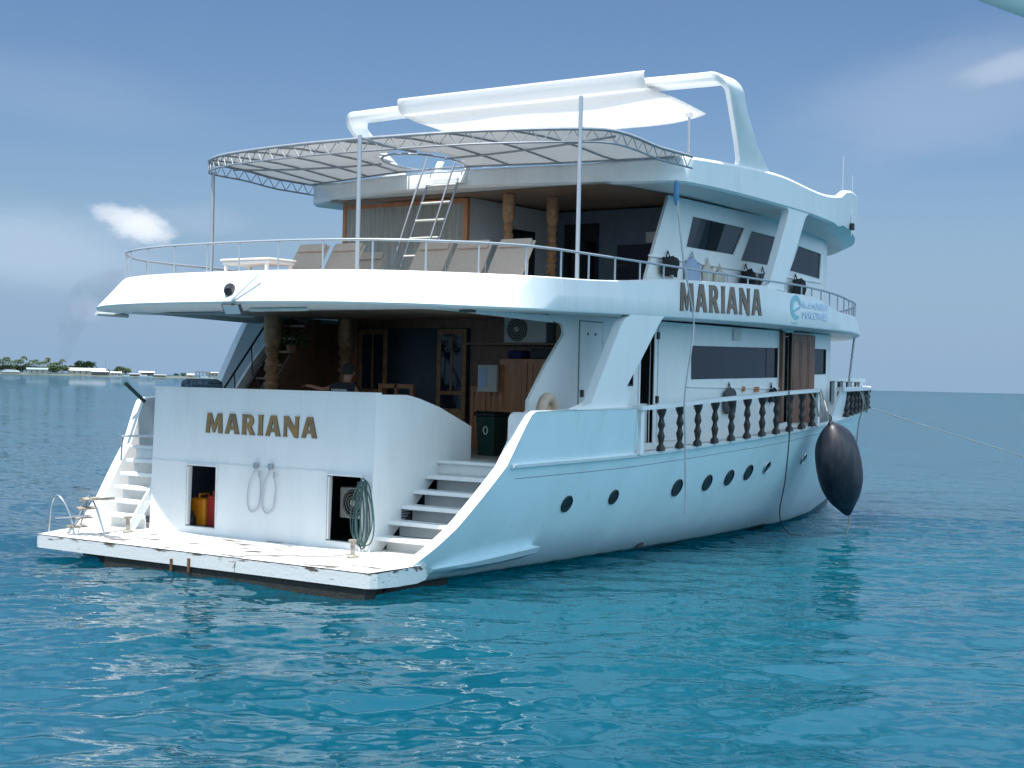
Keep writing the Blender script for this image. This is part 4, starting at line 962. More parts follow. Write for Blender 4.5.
for (x, y, z) in ((9.95, -2.85, 8.28), (9.95, 2.6, 8.28)):
    mb = MB(); mb.tube([(x, y, 6.75), (x, y, z)], .026, 7); sp = mb.build('sail_post', RAILP, arch)
    mb = MB(); mb.box(x-.05, x+.05, y-.05, y+.05, z-.12, z); mb.build('sail_clamp', PLASTIC, sp)

# lamps on the stern bulwark
mb = MB(); mb.tube([(.33, -.60, 4.08), (.30, -.60, 4.22)], .03, 8); M_ = Matrix.Translation((.24, -.52, 4.28)) @ Matrix.Rotation(R(35), 4, 'Z') @ Matrix.Rotation(R(70), 4, 'Y')
mb.lathe([(.001, -.09), (.06, -.09), (.085, .0), (.085, .09), (.001, .09)], n=14, M=M_.to_3x3(), c=M_.translation); sl = mb.build('search_light', BLACKP, yacht, smooth=40)
mb = MB(); mb.lathe([(.001, .091), (.07, .091), (.07, .094), (.001, .094)], n=14, M=M_.to_3x3(), c=M_.translation); mb.build('lens', LENS, sl)
mb = MB(); mb.tube([(.10, -.70, 4.12), (.36, -1.0, 4.52)], .032, 6); mb.build('lamp_bracket', PLASTIC, sl)
mb = MB(); M_ = Matrix.Translation((.18, -.66, 4.0)) @ Matrix.Rotation(R(-28), 4, 'Y'); mb.box(-.02, .02, -.19, .19, -.10, .08, M=M_); fl = mb.build('flood_light', CLOTHG, yacht, bev=.01)
mb = MB(); mb.box(-.026, -.02, -.16, .16, -.08, .06, M=M_); mb.build('lens', LENS, fl)
mb = MB(); mb.tube([(1.55, 4.10, 4.03), (2.35, 4.22, 4.03)], .035, 8); mb.build('tube_light', LENS, yacht)
mb = MB(); mb.tube([(1.0, -1.4, 4.03), (1.0, -.2, 4.03)], .03, 8); mb.build('tube_light', LENS, yacht)
mb = MB(); mb.box(2.1, 2.25, -3.62, -3.42, 4.02, 4.06); mb.build('soffit_lamp', CLOTHG, yacht)
# poles under the front of the upper deck
mb = MB(); mb.tube([(17.55, -3.1, 4.2), (17.25, -3.05, 2.5)], .03, 7); mb.tube([(17.55, 3.1, 4.2), (17.25, 3.05, 2.5)], .03, 7); mb.build('deck_support_pole', RAILP, yacht)

# shower hoses, bollards and boarding ladder on the platform
for y in (.1, -.22):
    mb = MB(); x = xw(1.6)-.03
    mb.tube(catmull([(x, y, 1.58), (x-.02, y+.13, 1.3), (x-.01, y+.17, 1.0), (x-.02, y+.07, .86), (x-.02, y-.08, .95), (x-.01, y-.12, 1.25), (x-.02, y-.09, 1.47)], 6), .010, 6); sh = mb.build('shower_hose', HOSEW, yacht, smooth=60)
    mb = MB(); mb.box(x-.04, x+.02, y-.03, y+.03, 1.55, 1.64); mb.build('tap', STEEL, sh); mb = MB(); mb.tube([(x-.02, y-.09, 1.42), (x-.02, y-.09, 1.52)], .018, 6); mb.build('shower_head', STEEL, sh)
bol = None
for (x, y) in ((.95, -2.45), (.95, 2.45)):
    if bol is None:
        m_ = MB(); m_.lathe([(.001, 0), (.08, 0), (.08, .02), (.035, .04), (.035, .22), (.065, .23), (.065, .26), (.001, .27)], n=12); bol = m_.build('bollard', BOLL, plat, smooth=40); o = bol
    else: o = bol.copy(); col.objects.link(o)
    o.location = (x, y, zt(x))
mb = MB()
mb.tube(catmull([(.2, 3.52, .35), (.2, 3.46, .85), (.2, 3.28, .98), (.22, 3.05, .75), (.25, 2.92, .37)], 5), .017, 7)
mb.tube(catmull([(.5, 3.15, .37), (.42, 2.95, .6), (.36, 2.72, .95), (.36, 2.55, .85), (.4, 2.36, .40)], 5), .016, 7); mb.tube(catmull([(.25, 3.1, .37), (.28, 2.9, .62), (.30, 2.76, .93), (.34, 2.66, 1.02)], 5), .02, 7)
mb.tube([(.16, 3.3, .62), (.16, 2.45, .72)], .014, 6)
bl = mb.build('boarding_ladder', STEEL, plat, smooth=60)
for k in range(4):
    mb = MB(); M_ = Matrix.Translation((.34, 2.98-.12*k, .50+.155*k)) @ Matrix.Rotation(R(18), 4, 'X'); mb.box(-.18, .18, -.05, .05, -.012, .012, M=M_); mb.build('ladder_tread', BOLL, bl)
mb = MB(); M_ = Matrix.Translation((.30, 2.45, .97)) @ Matrix.Rotation(R(-6), 4, 'X'); mb.box(-.05, .05, -.38, .38, -.02, .02, M=M_); mb.build('ladder_tread', BOLL, bl)
# rod holder tube on the port quarter
mb = MB(); mb.tube([(2.62, 4.02, 2.50), (2.32, 4.22, 2.84)], .034, 8); mb.build('rod_holder', BING, yacht)

# ------------------------------------------------------------------ loose things on board
def lounger():
    t = thing('sun_lounger', 'x', 'sun lounger', (0, 0, 0), group='sun loungers on the aft upper deck')
    mb = MB()
    for s in (-1, 1): mb.tube([(-1.25, s*.32, .30), (.05, s*.32, .30), (.48, s*.32, 1.02)], .02, 6); mb.tube([(.30, s*.31, .05), (.33, s*.31, .72)], .014, 6)
    mb.tube([(.48, -.32, 1.02), (.48, .32, 1.02)], .02, 6); mb.tube([(-1.25, -.32, .30), (-1.25, .32, .30)], .02, 6)
    mb.build('frame', LFRAME, t, smooth=60)
    for x in (-1.1, .0):
        for s in (-1, 1): mb = MB(); mb.tube([(x, s*.31, 0), (x, s*.31, .3)], .02, 6); mb.build('leg', LFRAME, t)
    mb = MB(); M_ = Matrix.Translation((.04, 0, .315)) @ Matrix.Rotation(-R(59), 4, 'Y'); mb.box(0, .84, -.36, .36, -.012, .012, M=M_); mb.build('backrest', SLING, t, bev=.006)
    mb = MB(); mb.box(-1.25, .02, -.345, .345, .30, .33); mb.build('seat', PINK, t, bev=.01)
    mb = MB(); mb.box(.70, .86, -.31, .31, .012, .055, M=M_); mb.build('head_pillow', SLING, t, bev=.02)
    return t
lg0 = lounger()
for i, (x, y, lab) in enumerate(((3.4, 1.16, 'taupe sling lounger nearest the white plastic table, farthest to port'), (3.5, .42, 'taupe sling lounger beside the tall awning post in front of the curtain edge'), (3.85, -1.20, 'taupe lounger with raised back standing right in front of the roof ladder foot'), (3.9, -1.99, 'middle lounger of the three raised backs on the starboard side of the aft deck'), (3.95, -2.80, 'taupe lounger nearest the starboard rail, in front of a carved post'), (5.1, 1.3, 'taupe lounger in the second row, its back just showing behind the front ones'))):
    o = lg0 if i == 0 else copy_tree(lg0); o.location = (x, y, 4.262); o['label'] = lab
t = thing('plastic_table', 'low white plastic garden table standing on the port side of the aft deck', 'table', (2.9, 1.55, 4.262))
mb = MB(); mb.box(-.35, .35, -.58, .58, .70, .74); mb.box(-.32, .32, -.55, .55, .64, .70); mb.build('table_top', PLASTIC, t, bev=.02)
for sx in (-1, 1):
    for sy in (-1, 1): mb = MB(); mb.tube([(sx*.3, sy*.5, 0), (sx*.28, sy*.48, .66)], [.025, .04], 6); mb.build('leg', PLASTIC, t)
t = thing('plastic_stool', 'small white plastic stool tucked beside the plastic table', 'stool', (2.2, 1.25, 4.262))
mb = MB(); mb.box(-.2, .2, -.2, .2, .40, .44); mb.build('seat', PLASTIC, t, bev=.02)
for sx in (-1, 1):
    for sy in (-1, 1): mb = MB(); mb.tube([(sx*.18, sy*.18, 0), (sx*.15, sy*.15, .4)], .025, 6); mb.build('leg', PLASTIC, t)
# green wheelie bin
t = thing('wheelie_bin', 'dark green plastic wheelie bin at the head of the starboard stern stair', 'bin', (5.2, -1.80, 1.745))
t.scale = (.8, .8, .86)
mb = MB(); mb.prism([(-.22, 0), (.22, 0), (.27, .78), (-.27, .78)], 'y', -.24, .24, fn=lambda x, y, z: (x, y*(.85+.15*z/.78), z)); mb.build('body', BING, t, bev=.02)
mb = MB(); mb.prism([(-.32, .78), (.30, .78), (.28, .86), (-.2, .88), (-.3, .84)], 'y', -.28, .28); mb.build('lid', BLACKP, t, bev=.015)
for s in (-1, 1): mb = MB(); M_ = Matrix.Rotation(R(90), 3, 'X'); mb.lathe([(.001, -.03), (.08, -.03), (.08, .03), (.001, .03)], c=(.24, s*.2, .08), n=12, M=M_); mb.build('wheel', BLACKP, t)
mb = MB(); rg = [Vector((-.262-.0, -.02+.055*math.cos(a), .5+.075*math.sin(a))) for a in np.linspace(0, 6.283, 16, endpoint=False)]; mb.tube(rg, .012, 5, closed=True); mb.build('emblem', PLASTIC, t)
# life ring
t = tag(MB().lathe([(.27+.085*math.cos(a), .085*math.sin(a)) for a in np.linspace(0, 6.283, 14)], n=28, M=(Matrix.Rotation(R(12), 3, 'Z') @ Matrix.Rotation(R(90), 3, 'X'))).build('life_ring', CREAM, smooth=60), 'faded cream life ring leaning behind the starboard bulwark', 'life ring'); t.location = (3.75, -3.92, 2.50)
# air conditioners
def ac(loc, lab, rz=0):
    t = thing('air_conditioner', lab, 'air conditioner', loc, rz)
    mb = MB(); mb.box(0, .34, -.45, .45, 0, .48); mb.build('casing', ACW, t, bev=.02)
    M_ = Matrix.Rotation(R(90), 3, 'Y')
    mb = MB(); mb.lathe([(.001, -.004), (.215, -.004), (.215, .01), (.001, .01)], c=(-.008, .16, .24), n=24, M=M_); mb.build('fan_opening', BLACKP, t)
    mb = MB()
    for r in (.06, .10, .145, .19): mb.tube([(-.02, .16+r*math.cos(a), .24+r*math.sin(a)) for a in np.linspace(0, 6.283, 22, endpoint=False)], .004, 4, closed=True)
    mb.lathe([(.001, -.01), (.045, -.01), (.045, .01), (.001, .01)], c=(-.02, .16, .24), n=10, M=M_); mb.build('fan_grille', ACW, t)
    return t
ac((6.02, -1.86, 3.692), 'white air-conditioner outdoor unit on the high shelf above the louvred cabinets')
ac((1.95, -1.73, .84), 'air-conditioner unit inside the right-hand open stern locker')
mb = MB(); mb.box(-.15, .15, -.17, .17, 0, .15); tag(mb.build('gear_bag', mat('blue_gear_fabric', (.02, .03, .14), .8, var=.3), bev=.05), 'royal blue gear bag lying on the cabinet beside the air conditioner', 'bag').location = (6.45, -1.45, 3.422)
mb = MB(); mb.box(-.15, .15, -.3, .3, 0, .18); tag(mb.build('dark_crate', CLOTHG, bev=.03), 'dark storage crate on top of the tall louvred cabinet', 'crate').location = (6.5, -2.05, 3.422)
# things in the left locker
t = thing('yellow_jerrycan', 'orange-yellow jerrycan standing in the left open stern locker', 'jerrycan', (1.95, 1.74, .502))
mb = MB(); mb.box(-.15, .15, -.18, .18, 0, .46); mb.build('body', YELLOW, t, bev=.03)
mb = MB(); mb.tube([(-.1, 0, .45), (-.1, 0, .52), (.1, 0, .52), (.1, 0, .45)], .02, 6); mb.build('handle', YELLOW, t)
t = thing('red_jerrycan', 'red jerrycan beside the yellow one in the left stern locker', 'jerrycan', (1.98, 1.44, .502))
mb = MB(); mb.box(-.15, .15, -.10, .10, 0, .52); mb.build('body', RED, t, bev=.03)
mb = MB(); mb.tube([(-.1, 0, .52), (-.1, 0, .58), (.1, 0, .58), (.1, 0, .52)], .02, 6); mb.build('handle', RED, t)
mb = MB(); mb.lathe([(.001, 0), (.07, 0), (.07, .16), (.03, .2), (.03, .24), (.001, .24)], n=10); tag(mb.build('dark_bottle', BLACKP, smooth=40), 'small dark bottle on the floor of the left stern locker', 'bottle').location = (1.72, 1.78, .502)
# coiled hose beside the right locker
mb = MB(); rng = random.Random(3); pts = []
for k in range(7):
    w = .05+.17*rng.random(); l = .36+.17*rng.random(); c = -2.30+.2*rng.random()
    for a in np.linspace(0, 6.283, 18, endpoint=False): pts.append((1.40+.008*k-.0+.02*math.sin(a*2+k), c+w*math.sin(a)*(1.1-.3*math.cos(a)), .99+l*math.cos(a)))
mb.tube(catmull(pts, 2), .011, 6); tag(mb.build('coiled_hose', HOSEG, smooth=60), 'grey-green garden hose hanging in long coils beside the right stern locker', 'hose')
# fender
t = thing('fender', 'huge dark navy cylindrical fender hanging from the starboard bow quarter over the water', 'fender', (13.75, -4.66, .42))
t.scale = (.80, .80, 1.0)
ax_ = Vector((-.42, .10, 1)).normalized(); M_ = Vector((0, 0, 1)).rotation_difference(ax_).to_matrix()
fp = [(.02, 0), (.10, .05), (.24, .22), (.40, .42), (.52, .68), (.57, .98), (.56, 1.35), (.50, 1.62), (.38, 1.82), (.20, 1.98), (.09, 2.05), (.05, 2.10)]
fz = catmull([(r, 0, z) for r, z in fp], 4)
mb = MB(); mb.lathe([(max(p.x, .01), p.z) for p in fz], n=30, M=M_); mb.build('body', RUBBER, t, smooth=70)
mb = MB(); e = M_ @ Vector((0, 0, 2.1)); mb.tube([e+Vector((.05*math.cos(a), 0, .05+.06*math.sin(a))) for a in np.linspace(0, 6.283, 12, endpoint=False)], .016, 6, closed=True); mb.build('eye', BLACKP, t)
mb = MB(); mb.tube(catmull([(0, 0, .02), (.02, -.02, -.14), (-.1, -.03, -.28), (-.16, -.03, -.36)], 5), .018, 6); mb.build('tail_rope', ROPE, t)
# ropes
def rope(name, lab, pts, r, m, cat='rope', k=8):
    mb = MB(); mb.tube(catmull(pts, k), r, 6); return tag(mb.build(name, m, smooth=60), lab, cat)
rope('fender_rope', 'short rope tying the big fender to the starboard rail', [(12.95, -4.5, 2.55), (13.1, -4.35, 2.8), (13.38, -4.15, 3.0)], .014, ROPE)
rope('hanging_hose', 'long pale hose hanging from the roof down the starboard side almost to the water', [(6.84, -4.36, 6.5), (6.88, -4.40, 5.9), (7.02, -4.44, 5.1), (7.36, -4.46, 4.2), (7.30, -4.46, 3.6), (7.15, -4.44, 2.8), (7.28, -4.40, 2.0), (7.42, -4.36, .78)], .016, HOSEW, 'hose')
mb = MB(); mb.lathe([(.012, 0), (.05, .12), (.045, .4), (.012, .42)], n=8); tag(mb.build('blue_cloth_tie', BLUEP, smooth=60), 'blue rag knotted around the hose just under the roof edge', 'rag').location = (6.85, -4.36, 6.06)
rope('side_line', 'thin dark line hanging from the balustrade to the water forward of the portholes', [(11.5, -4.33, 2.95), (11.55, -4.34, 2.2), (11.8, -4.15, 1.2), (12.0, -3.95, .5), (12.5, -3.9, .1), (12.9, -4.0, .02)], .012, BLACKP)
rope('mooring_line', 'pale mooring line running from the bow out to the right across the water', [(24.9, -.35, 2.55), (28, -.6, 2.08), (33, -.7, 1.45), (39, -.2, .85), (45, .9, .35), (52, 2.5, -.1)], .012, ROPE, k=10)
rope('bow_line', 'coiled rope looped over the starboard bow rail', [(17.1, -3.4, 3.08), (17.2, -3.5, 2.7), (17.3, -3.35, 2.2), (17.5, -3.2, 1.3), (17.55, -3.1, .3)], .016, ROPE)
rope('bow_line', 'slack rope draped down the outside of the black bow balusters', [(17.9, -3.15, 3.1), (18.3, -3.1, 2.6), (19.0, -2.85, 2.5), (18.6, -3.05, 3.0), (19.4, -2.7, 2.7)], .018, ROPE)
rope('rail_rope', 'loose rope tied in loops at the forward end of the balustrade rail', [(12.75, -4.2, 3.0), (12.9, -4.28, 2.7), (13.1, -4.25, 2.45), (13.3, -4.2, 2.75), (13.4, -4.1, 3.0), (13.5, -4.15, 2.5)], .014, ROPE)
rope('stern_rope', 'thin rope lying from the starboard platform bollard toward the edge', [(.95, -2.4, .44), (.7, -2.1, .405), (.5, -1.6, .39), (.3, -1.2, .38), (.05, -1.05, .36), (-.03, -1.0, .2)], .010, ROPE)
rope('stern_rope', 'thin rope lying from the port platform bollard toward the edge', [(.95, 2.5, .44), (.75, 2.6, .405), (.5, 2.62, .39), (.35, 2.4, .385)], .010, ROPE)
# things hung along the upper cabin wall
def garment(name, lab, cat, m, x, z, w, h, seed, strap=True, th=.07):
    rng = random.Random(seed); mb = MB(); rows = []
    for i in range(9):
        v_ = i/8; row = []
        for j in range(9):
            u = j/8; ww = w*(.80+.20*math.sin(v_*2.4+.5)+.03*rng.uniform(-1, 1))
            row.append(((u-.5)*ww + .01*rng.uniform(-1, 1), -.035-th*(.35+.65*math.sin(math.pi*u))*(.5+.5*math.sin(math.pi*min(1, v_*1.1+.1)))-.018*math.sin(u*17+seed+v_*2), -v_*h + (.05*h*math.cos(u*9+seed) if i == 8 else (-.16*h*abs(u-.5)*2 if i == 0 else 0))))
        rows.append(row)
    mb.grid(rows); o = mb.build(name, m, smooth=70, solid=.02); tag(o, lab, cat, 'clothes and gear hung along the cabin walls'); o.location = (x, -3.34, z)
    if strap:
        mb = MB(); mb.tube([(-.1*w, -.03, -.02), (0, -.02, .09), (.1*w, -.03, -.02)], .012, 5); mb.build('hanger_loop', m, o)
    return o
garment('black_bag', 'black bag hung on the upper cabin wall at the aft end', 'bag', CLOTHK, 8.35, 5.36, .62, .36, 1, th=.16)
garment('towel', 'pale blue towel hung on the upper cabin wall beside the black bag', 'towel', CLOTHB, 9.25, 5.42, .55, .75, 2, th=.02)
garment('shirt', 'cream patterned shirt hung on the upper cabin wall under the first window', 'shirt', CLOTHC, 9.85, 5.36, .34, .6, 3, th=.02)
garment('shirt', 'plain cream shirt hung next to the patterned one on the upper cabin wall', 'shirt', CLOTHC, 10.35, 5.28, .42, .6, 4, th=.02)
garment('diving_vest', 'black diving vest hung under the upper pane between two windows', 'diving vest', CLOTHK, 11.45, 5.36, .62, .62, 5, th=.16)
garment('diving_vest', 'grey-black diving vest hung just aft of the upper raking pillar', 'diving vest', CLOTHG, 12.2, 5.36, .5, .6, 6, th=.12)
garment('diving_vest', 'black diving vest seen forward of the upper raking pillar', 'diving vest', CLOTHK, 13.75, 5.32, .62, .55, 7, th=.16)
garment('towel', 'dark grey towel hung on the lower cabin wall under the long window', 'towel', CLOTHG, 10.85, 3.0, .48, .5, 8, th=.03)
garment('cap', 'black cap hung on the lower cabin wall near the brown folding door', 'cap', CLOTHK, 12.7, 3.02, .28, .3, 9, th=.1)
# plaid cushion on the stern rail, port
mb = MB(); mb.box(-.2, .2, -.34, .34, 0, .24); tag(mb.build('rolled_cushion', PLAID, bev=.09), 'blue plaid rolled cushion lying behind the stern wall at the port side', 'cushion').location = (1.95, 1.85, 2.70)
mb = MB(); mb.box(1.75, 2.4, .9, 2.46, 2.2, 2.70); mb.build('stern_locker_top', WHITE2, wall)
# hanging plant
t = thing('potted_plant', 'leafy green plant in a pot hanging beside the inner stair on the port veranda', 'plant', (4.6, 2.35, 3.45))
t.scale = (.72, .72, .72)
mb = MB(); mb.lathe([(.001, 0), (.10, 0), (.14, .2), (.13, .2), (.001, .18)], n=14); mb.build('pot', TERRA, t, smooth=40)
mb = MB(); rng = random.Random(8)
for k in range(120):
    a = rng.uniform(0, 6.283); e = rng.uniform(-.6, 1.2); r = rng.uniform(.12, .34); c = Vector((r*math.cos(a)*math.cos(e), r*math.sin(a)*math.cos(e), .28+r*math.sin(e)))
    d = Vector((math.cos(a), math.sin(a), rng.uniform(-.8, .5))).normalized(); sde = d.orthogonal().normalized()*.03
    mb.face([c, c+d*.07+sde, c+d*.16, c+d*.07-sde])
mb.build('leaves', LEAF, t)
mb = MB(); mb.tube([(0, 0, .2), (0, 0, .75)], .006, 4); mb.build('hanger', BLACKP, t)

# ------------------------------------------------------------------ the seated crew member
def person():
    t = thing('person', 'person in a black T-shirt with white back print, sitting behind the stern wall', 'person', (2.75, -.66, 1.745), R(8))
    # faces +x (forward), sits on a stool; shoulders along y
    seat = .52
    J = {'pelvis': (0, 0, seat+.10, .15), 'waist': (0, 0, seat+.28, .135), 'chest': (-.02, 0, seat+.48, .155), 'neckb': (-.01, 0, seat+.66, .075), 'neck': (.02, 0, seat+.72, .058), 'head': (.05, 0, seat+.82, .098), 'crown': (.045, 0, seat+.92, .090)}
    for s, n in ((1, 'l'), (-1, 'r')):
        J.update({n+'sh': (-.02, s*.17, seat+.60, .070), n+'el': (-.04 if s > 0 else .05, s*.42 if s > 0 else s*.30, seat+.54 if s > 0 else seat+.36, .043), n+'wr': (-.08 if s > 0 else .12, s*.66 if s > 0 else s*.28, seat+.60 if s > 0 else seat+.22, .030), n+'hd': (-.09 if s > 0 else .15, s*.74 if s > 0 else s*.24, seat+.605 if s > 0 else seat+.2, .030),
                  n+'hip': (.02, s*.09, seat+.06, .10), n+'kn': (.44, s*.13, seat+.06, .062), n+'an': (.46, s*.13, .10, .042), n+'ft': (.60, s*.14, .05, .038)})
    E = [('pelvis', 'waist'), ('waist', 'chest'), ('chest', 'neckb'), ('neckb', 'neck'), ('neck', 'head'), ('head', 'crown')]
    for n in 'lr': E += [('chest', n+'sh'), (n+'sh', n+'el'), (n+'el', n+'wr'), (n+'wr', n+'hd'), ('pelvis', n+'hip'), (n+'hip', n+'kn'), (n+'kn', n+'an'), (n+'an', n+'ft')]
    def skin(name, names, edges, m, grow=0.0, parent=None):
        me = bpy.data.meshes.new(name); idx = {n: i for i, n in enumerate(names)}
        me.from_pydata([J[n][:3] for n in names], [(idx[a], idx[b]) for a, b in edges], [])
        o = bpy.data.objects.new(name, me); col.objects.link(o); md = o.modifiers.new('skin', 'SKIN'); md.use_smooth_shade = True
        sv = me.skin_vertices[0].data if me.skin_vertices else None
        if sv is None: me.skin_vertices.new() if hasattr(me.skin_vertices, 'new') else None; sv = me.skin_vertices[0].data
        for n in names:
            r = J[n][3]+grow; sv[idx[n]].radius = (r*1.05, r)
        sv[0].use_root = True
        sub = o.modifiers.new('sub', 'SUBSURF'); sub.levels = 2; sub.render_levels = 2
        dg = bpy.context.evaluated_depsgraph_get(); m2 = bpy.data.meshes.new_from_object(o.evaluated_get(dg)); bpy.data.objects.remove(o)
        m2.materials.clear(); m2.materials.append(m); q = bpy.data.objects.new(name, m2); col.objects.link(q); q.parent = parent
        for p in m2.polygons: p.use_smooth = True
        return q
    try:
        skin('body', list(J), E, SKIN, 0, t)
        tn = ['pelvis', 'waist', 'chest', 'neckb', 'lsh', 'rsh', 'lel', 'rel']
        J['lel2'] = tuple(np.array(J['lsh'])*.4+np.array(J['lel'])*.6); J['rel2'] = tuple(np.array(J['rsh'])*.4+np.array(J['rel'])*.6)
        J['collar'] = (-.01, 0, seat+.655, .070)
        tn = ['pelvis', 'waist', 'chest', 'collar', 'lsh', 'lel2', 'rsh', 'rel2']
        sh = skin('shirt', tn, [('pelvis', 'waist'), ('waist', 'chest'), ('chest', 'collar'), ('chest', 'lsh'), ('lsh', 'lel2'), ('chest', 'rsh'), ('rsh', 'rel2')], SHIRT, .034, t)
        skin('shorts', ['pelvis', 'lhip', 'rhip', 'lkn', 'rkn'], [('pelvis', 'lhip'), ('pelvis', 'rhip'), ('lhip', 'lkn'), ('rhip', 'rkn')], PANTS, .018, t)
    except Exception as ex:
        print('skin failed', ex); sh = t
    mb = MB(); n = 16; rows = []
    for i in range(9):
        a = i/8*R(118); rows.append([(.045+.118*math.sin(a)*math.cos(b)-.014, .104*math.sin(a)*math.sin(b), seat+.865+.13*math.cos(a) if not (math.cos(b) > .35 and a > 1.0) else seat+.865+.13*math.cos(1.0)) for b in np.linspace(0, 6.283, n, endpoint=False)])
    mb.grid(rows, closed=True); mb.build('hair', HAIR, t, smooth=80)
    for s in (-1, 1): mb = MB(); mb.lathe([(.001, -.008), (.02, -.01), (.028, 0), (.02, .01), (.001, .008)], c=(.05, s*.104, seat+.82), n=10, M=Matrix.Rotation(R(90), 3, 'X')); mb.build('ear', SKIN, t, smooth=60)
    # back print
    F = frame((-.218, .15, seat+.53), (0, -1, 0), (.05, 0, 1))
    text_mesh('back_print', 'MARIANA', .30, .038, PLASTIC, F, t); F = frame((-.222, .17, seat+.455), (0, -1, 0), (.02, 0, 1)); text_mesh('back_print', 'MALDIVES', .33, .034, PLASTIC, F, t)
    for s, (x, y, z) in ((1, J['lhd'][:3]), (-1, J['rhd'][:3])):
        mb = MB()
        for k in range(4):
            o_ = (k-1.5)*.019; l = (.07, .08, .075, .06)[k]; dy = s*1.0 if s > 0 else .25
            mb.tube([(x+.01+o_*.6, y, z+o_*.2), (x+.02+o_, y+dy*l*.55, z-.005), (x+.015+o_, y+dy*l, z-.03)], [.0105, .009, .0075], 6)
        mb.tube([(x+.02, y-s*.03, z), (x+.055, y, z-.01), (x+.06, y+s*.03, z-.02)], [.012, .010, .008], 6); mb.build('fingers', SKIN, t, smooth=60)
    return t
person()
t = thing('stool', 'wooden stool under the seated person behind the stern wall', 'stool', (2.75, -.66, 1.745))
mb = MB(); mb.lathe([(.001, .41), (.17, .41), (.18, .44), (.17, .47), (.001, .47)], n=18); mb.build('seat', WOOD, t, smooth=40)
for a in range(4): mb = MB(); c, s = math.cos(a*1.571+.785), math.sin(a*1.571+.785); mb.tube([(c*.17, s*.17, 0), (c*.12, s*.12, .42)], .018, 6); mb.build('leg', WOOD, t)

# ------------------------------------------------------------------ edge of our own boat's awning, upper right
mb = MB(); rows = []
o3 = CAM + fwd*3.4 + rgt*1.02 + up*.880
for i, u in enumerate(np.linspace(0, 1.3, 12)):
    e = o3 + rgt*(u) + up*(-.23*u+.035*u*u) + fwd*(.35*math.sin(u*.6))
    rows.append([e + fwd*.02 + up*(.006-.11*min(1, u*.4)), e + up*(.03-.10*min(1, u*.4)), e - fwd*.4 + up*.14, e - fwd*.9 + up*.22])
mb.grid(rows)
tag(mb.build('boat_awning', mat('sea_green_awning', (.55, .68, .70), .8, var=.1, trans=.5), smooth=60, solid=.02), 'pale sea-green awning edge of the viewer\'s own boat in the top right corner', 'awning')

# ------------------------------------------------------------------ far island
D = 1500.0
ctr = CAM.xy.to_3d() + Vector(dirvec(100, 375)).xy.to_3d().normalized()*D
ctr.z = 0
eu = Vector((ctr-CAM).xy.to_3d().normalized()); er = Vector((eu.y, -eu.x, 0)); PX = D/1527
IM = Matrix(((er.x, eu.x, 0, ctr.x), (er.y, eu.y, 0, ctr.y), (0, 0, 1, 0), (0, 0, 0, 1))); ROTI = math.atan2(er.y, er.x)
def U(px): return (px-100)*PX
SAND = mat('shore_sand', (.17, .17, .14), .9, c2=(.06, .08, .05), scale=(.03, .03, .2))
CROWN = mat('island_foliage', (.045, .085, .035), .7, c2=(.075, .12, .05), scale=(.6, .6, .6)); PALM = mat('palm_fronds', (.055, .095, .04), .7, c2=(.03, .06, .025), scale=(.5, .5, .5)); TRUNK = mat('island_trunk', (.17, .13, .10), .9, var=.2)
RFW = mat('white_sheet_roof', (.75, .75, .74), .5, var=.06); RFG = mat('grey_green_roof', (.30, .38, .36), .6, var=.1); WLW = mat('pale_render_wall', (.45, .44, .42), .8, var=.1); WLD = mat('shed_dark_wall', (.12, .13, .14), .8, var=.2)
mb = MB(); rows = []
for u in np.linspace(-420, 118, 60):
    w = 20+14*math.sin(u*.02)+8*math.sin(u*.07); e = min(1, (118-u)/30)
    rows.append([IM @ Vector((u, -w*.5*e-2*math.sin(u*.11), -.3)), IM @ Vector((u, -w*.3*e, .7*e)), IM @ Vector((u, 40, 1.6*e)), IM @ Vector((u, 150, 1.4*e)), IM @ Vector((u, 180, -.3))])
mb.grid(rows); tag(mb.build('island', SAND, smooth=60), kind='structure')
def leafclump(mb, c, r, n, rng, size, flat=.8):
    for k in range(n):
        a, e = rng.uniform(0, 6.283), math.asin(rng.uniform(-.6, 1)); rr = r*rng.uniform(.45, 1.05)
        p = Vector(c) + Vector((math.cos(a)*math.cos(e)*rr, math.sin(a)*math.cos(e)*rr, math.sin(e)*rr*flat))
        d = Vector((rng.uniform(-1, 1), rng.uniform(-1, 1), rng.uniform(-.6, .6))).normalized(); q = d.orthogonal().normalized(); s = size*rng.uniform(.6, 1.3)
        mb.face([p-d*s, p+q*s*.6, p+d*s, p-q*s*.6])
def palm_tree(seed, h):
    rng = random.Random(seed); t = thing('palm_tree', 'x', 'palm tree', group='coconut palms on the far shore')
    mb = MB(); bx, by = rng.uniform(-1, 1), rng.uniform(-1, 1); mb.tube([(0, 0, 0), (bx*.4, by*.4, h*.5), (bx, by, h)], [.3, .24, .2], 6); mb.build('trunk', TRUNK, t)
    mb = MB()
    for k in range(24):
        a = k*2.4+rng.uniform(-.2, .2); e = rng.uniform(-.2, .9); L = rng.uniform(3.4, 4.8); pts = []
        for i in range(5):
            s = i/4; pts.append(Vector((bx+math.cos(a)*L*s*math.cos(e), by+math.sin(a)*L*s*math.cos(e), h+L*(math.sin(e)*s-.75*s*s))))
        sd_ = Vector((-math.sin(a), math.cos(a), 0)); w = [.35, 1.0, 1.05, .75, .1]
        mb.grid([[p-sd_*w[i]+Vector((0, 0, -.35*w[i])), p, p+sd_*w[i]+Vector((0, 0, -.35*w[i]))] for i, p in enumerate(pts)])
    mb.build('crown', PALM, t); return t
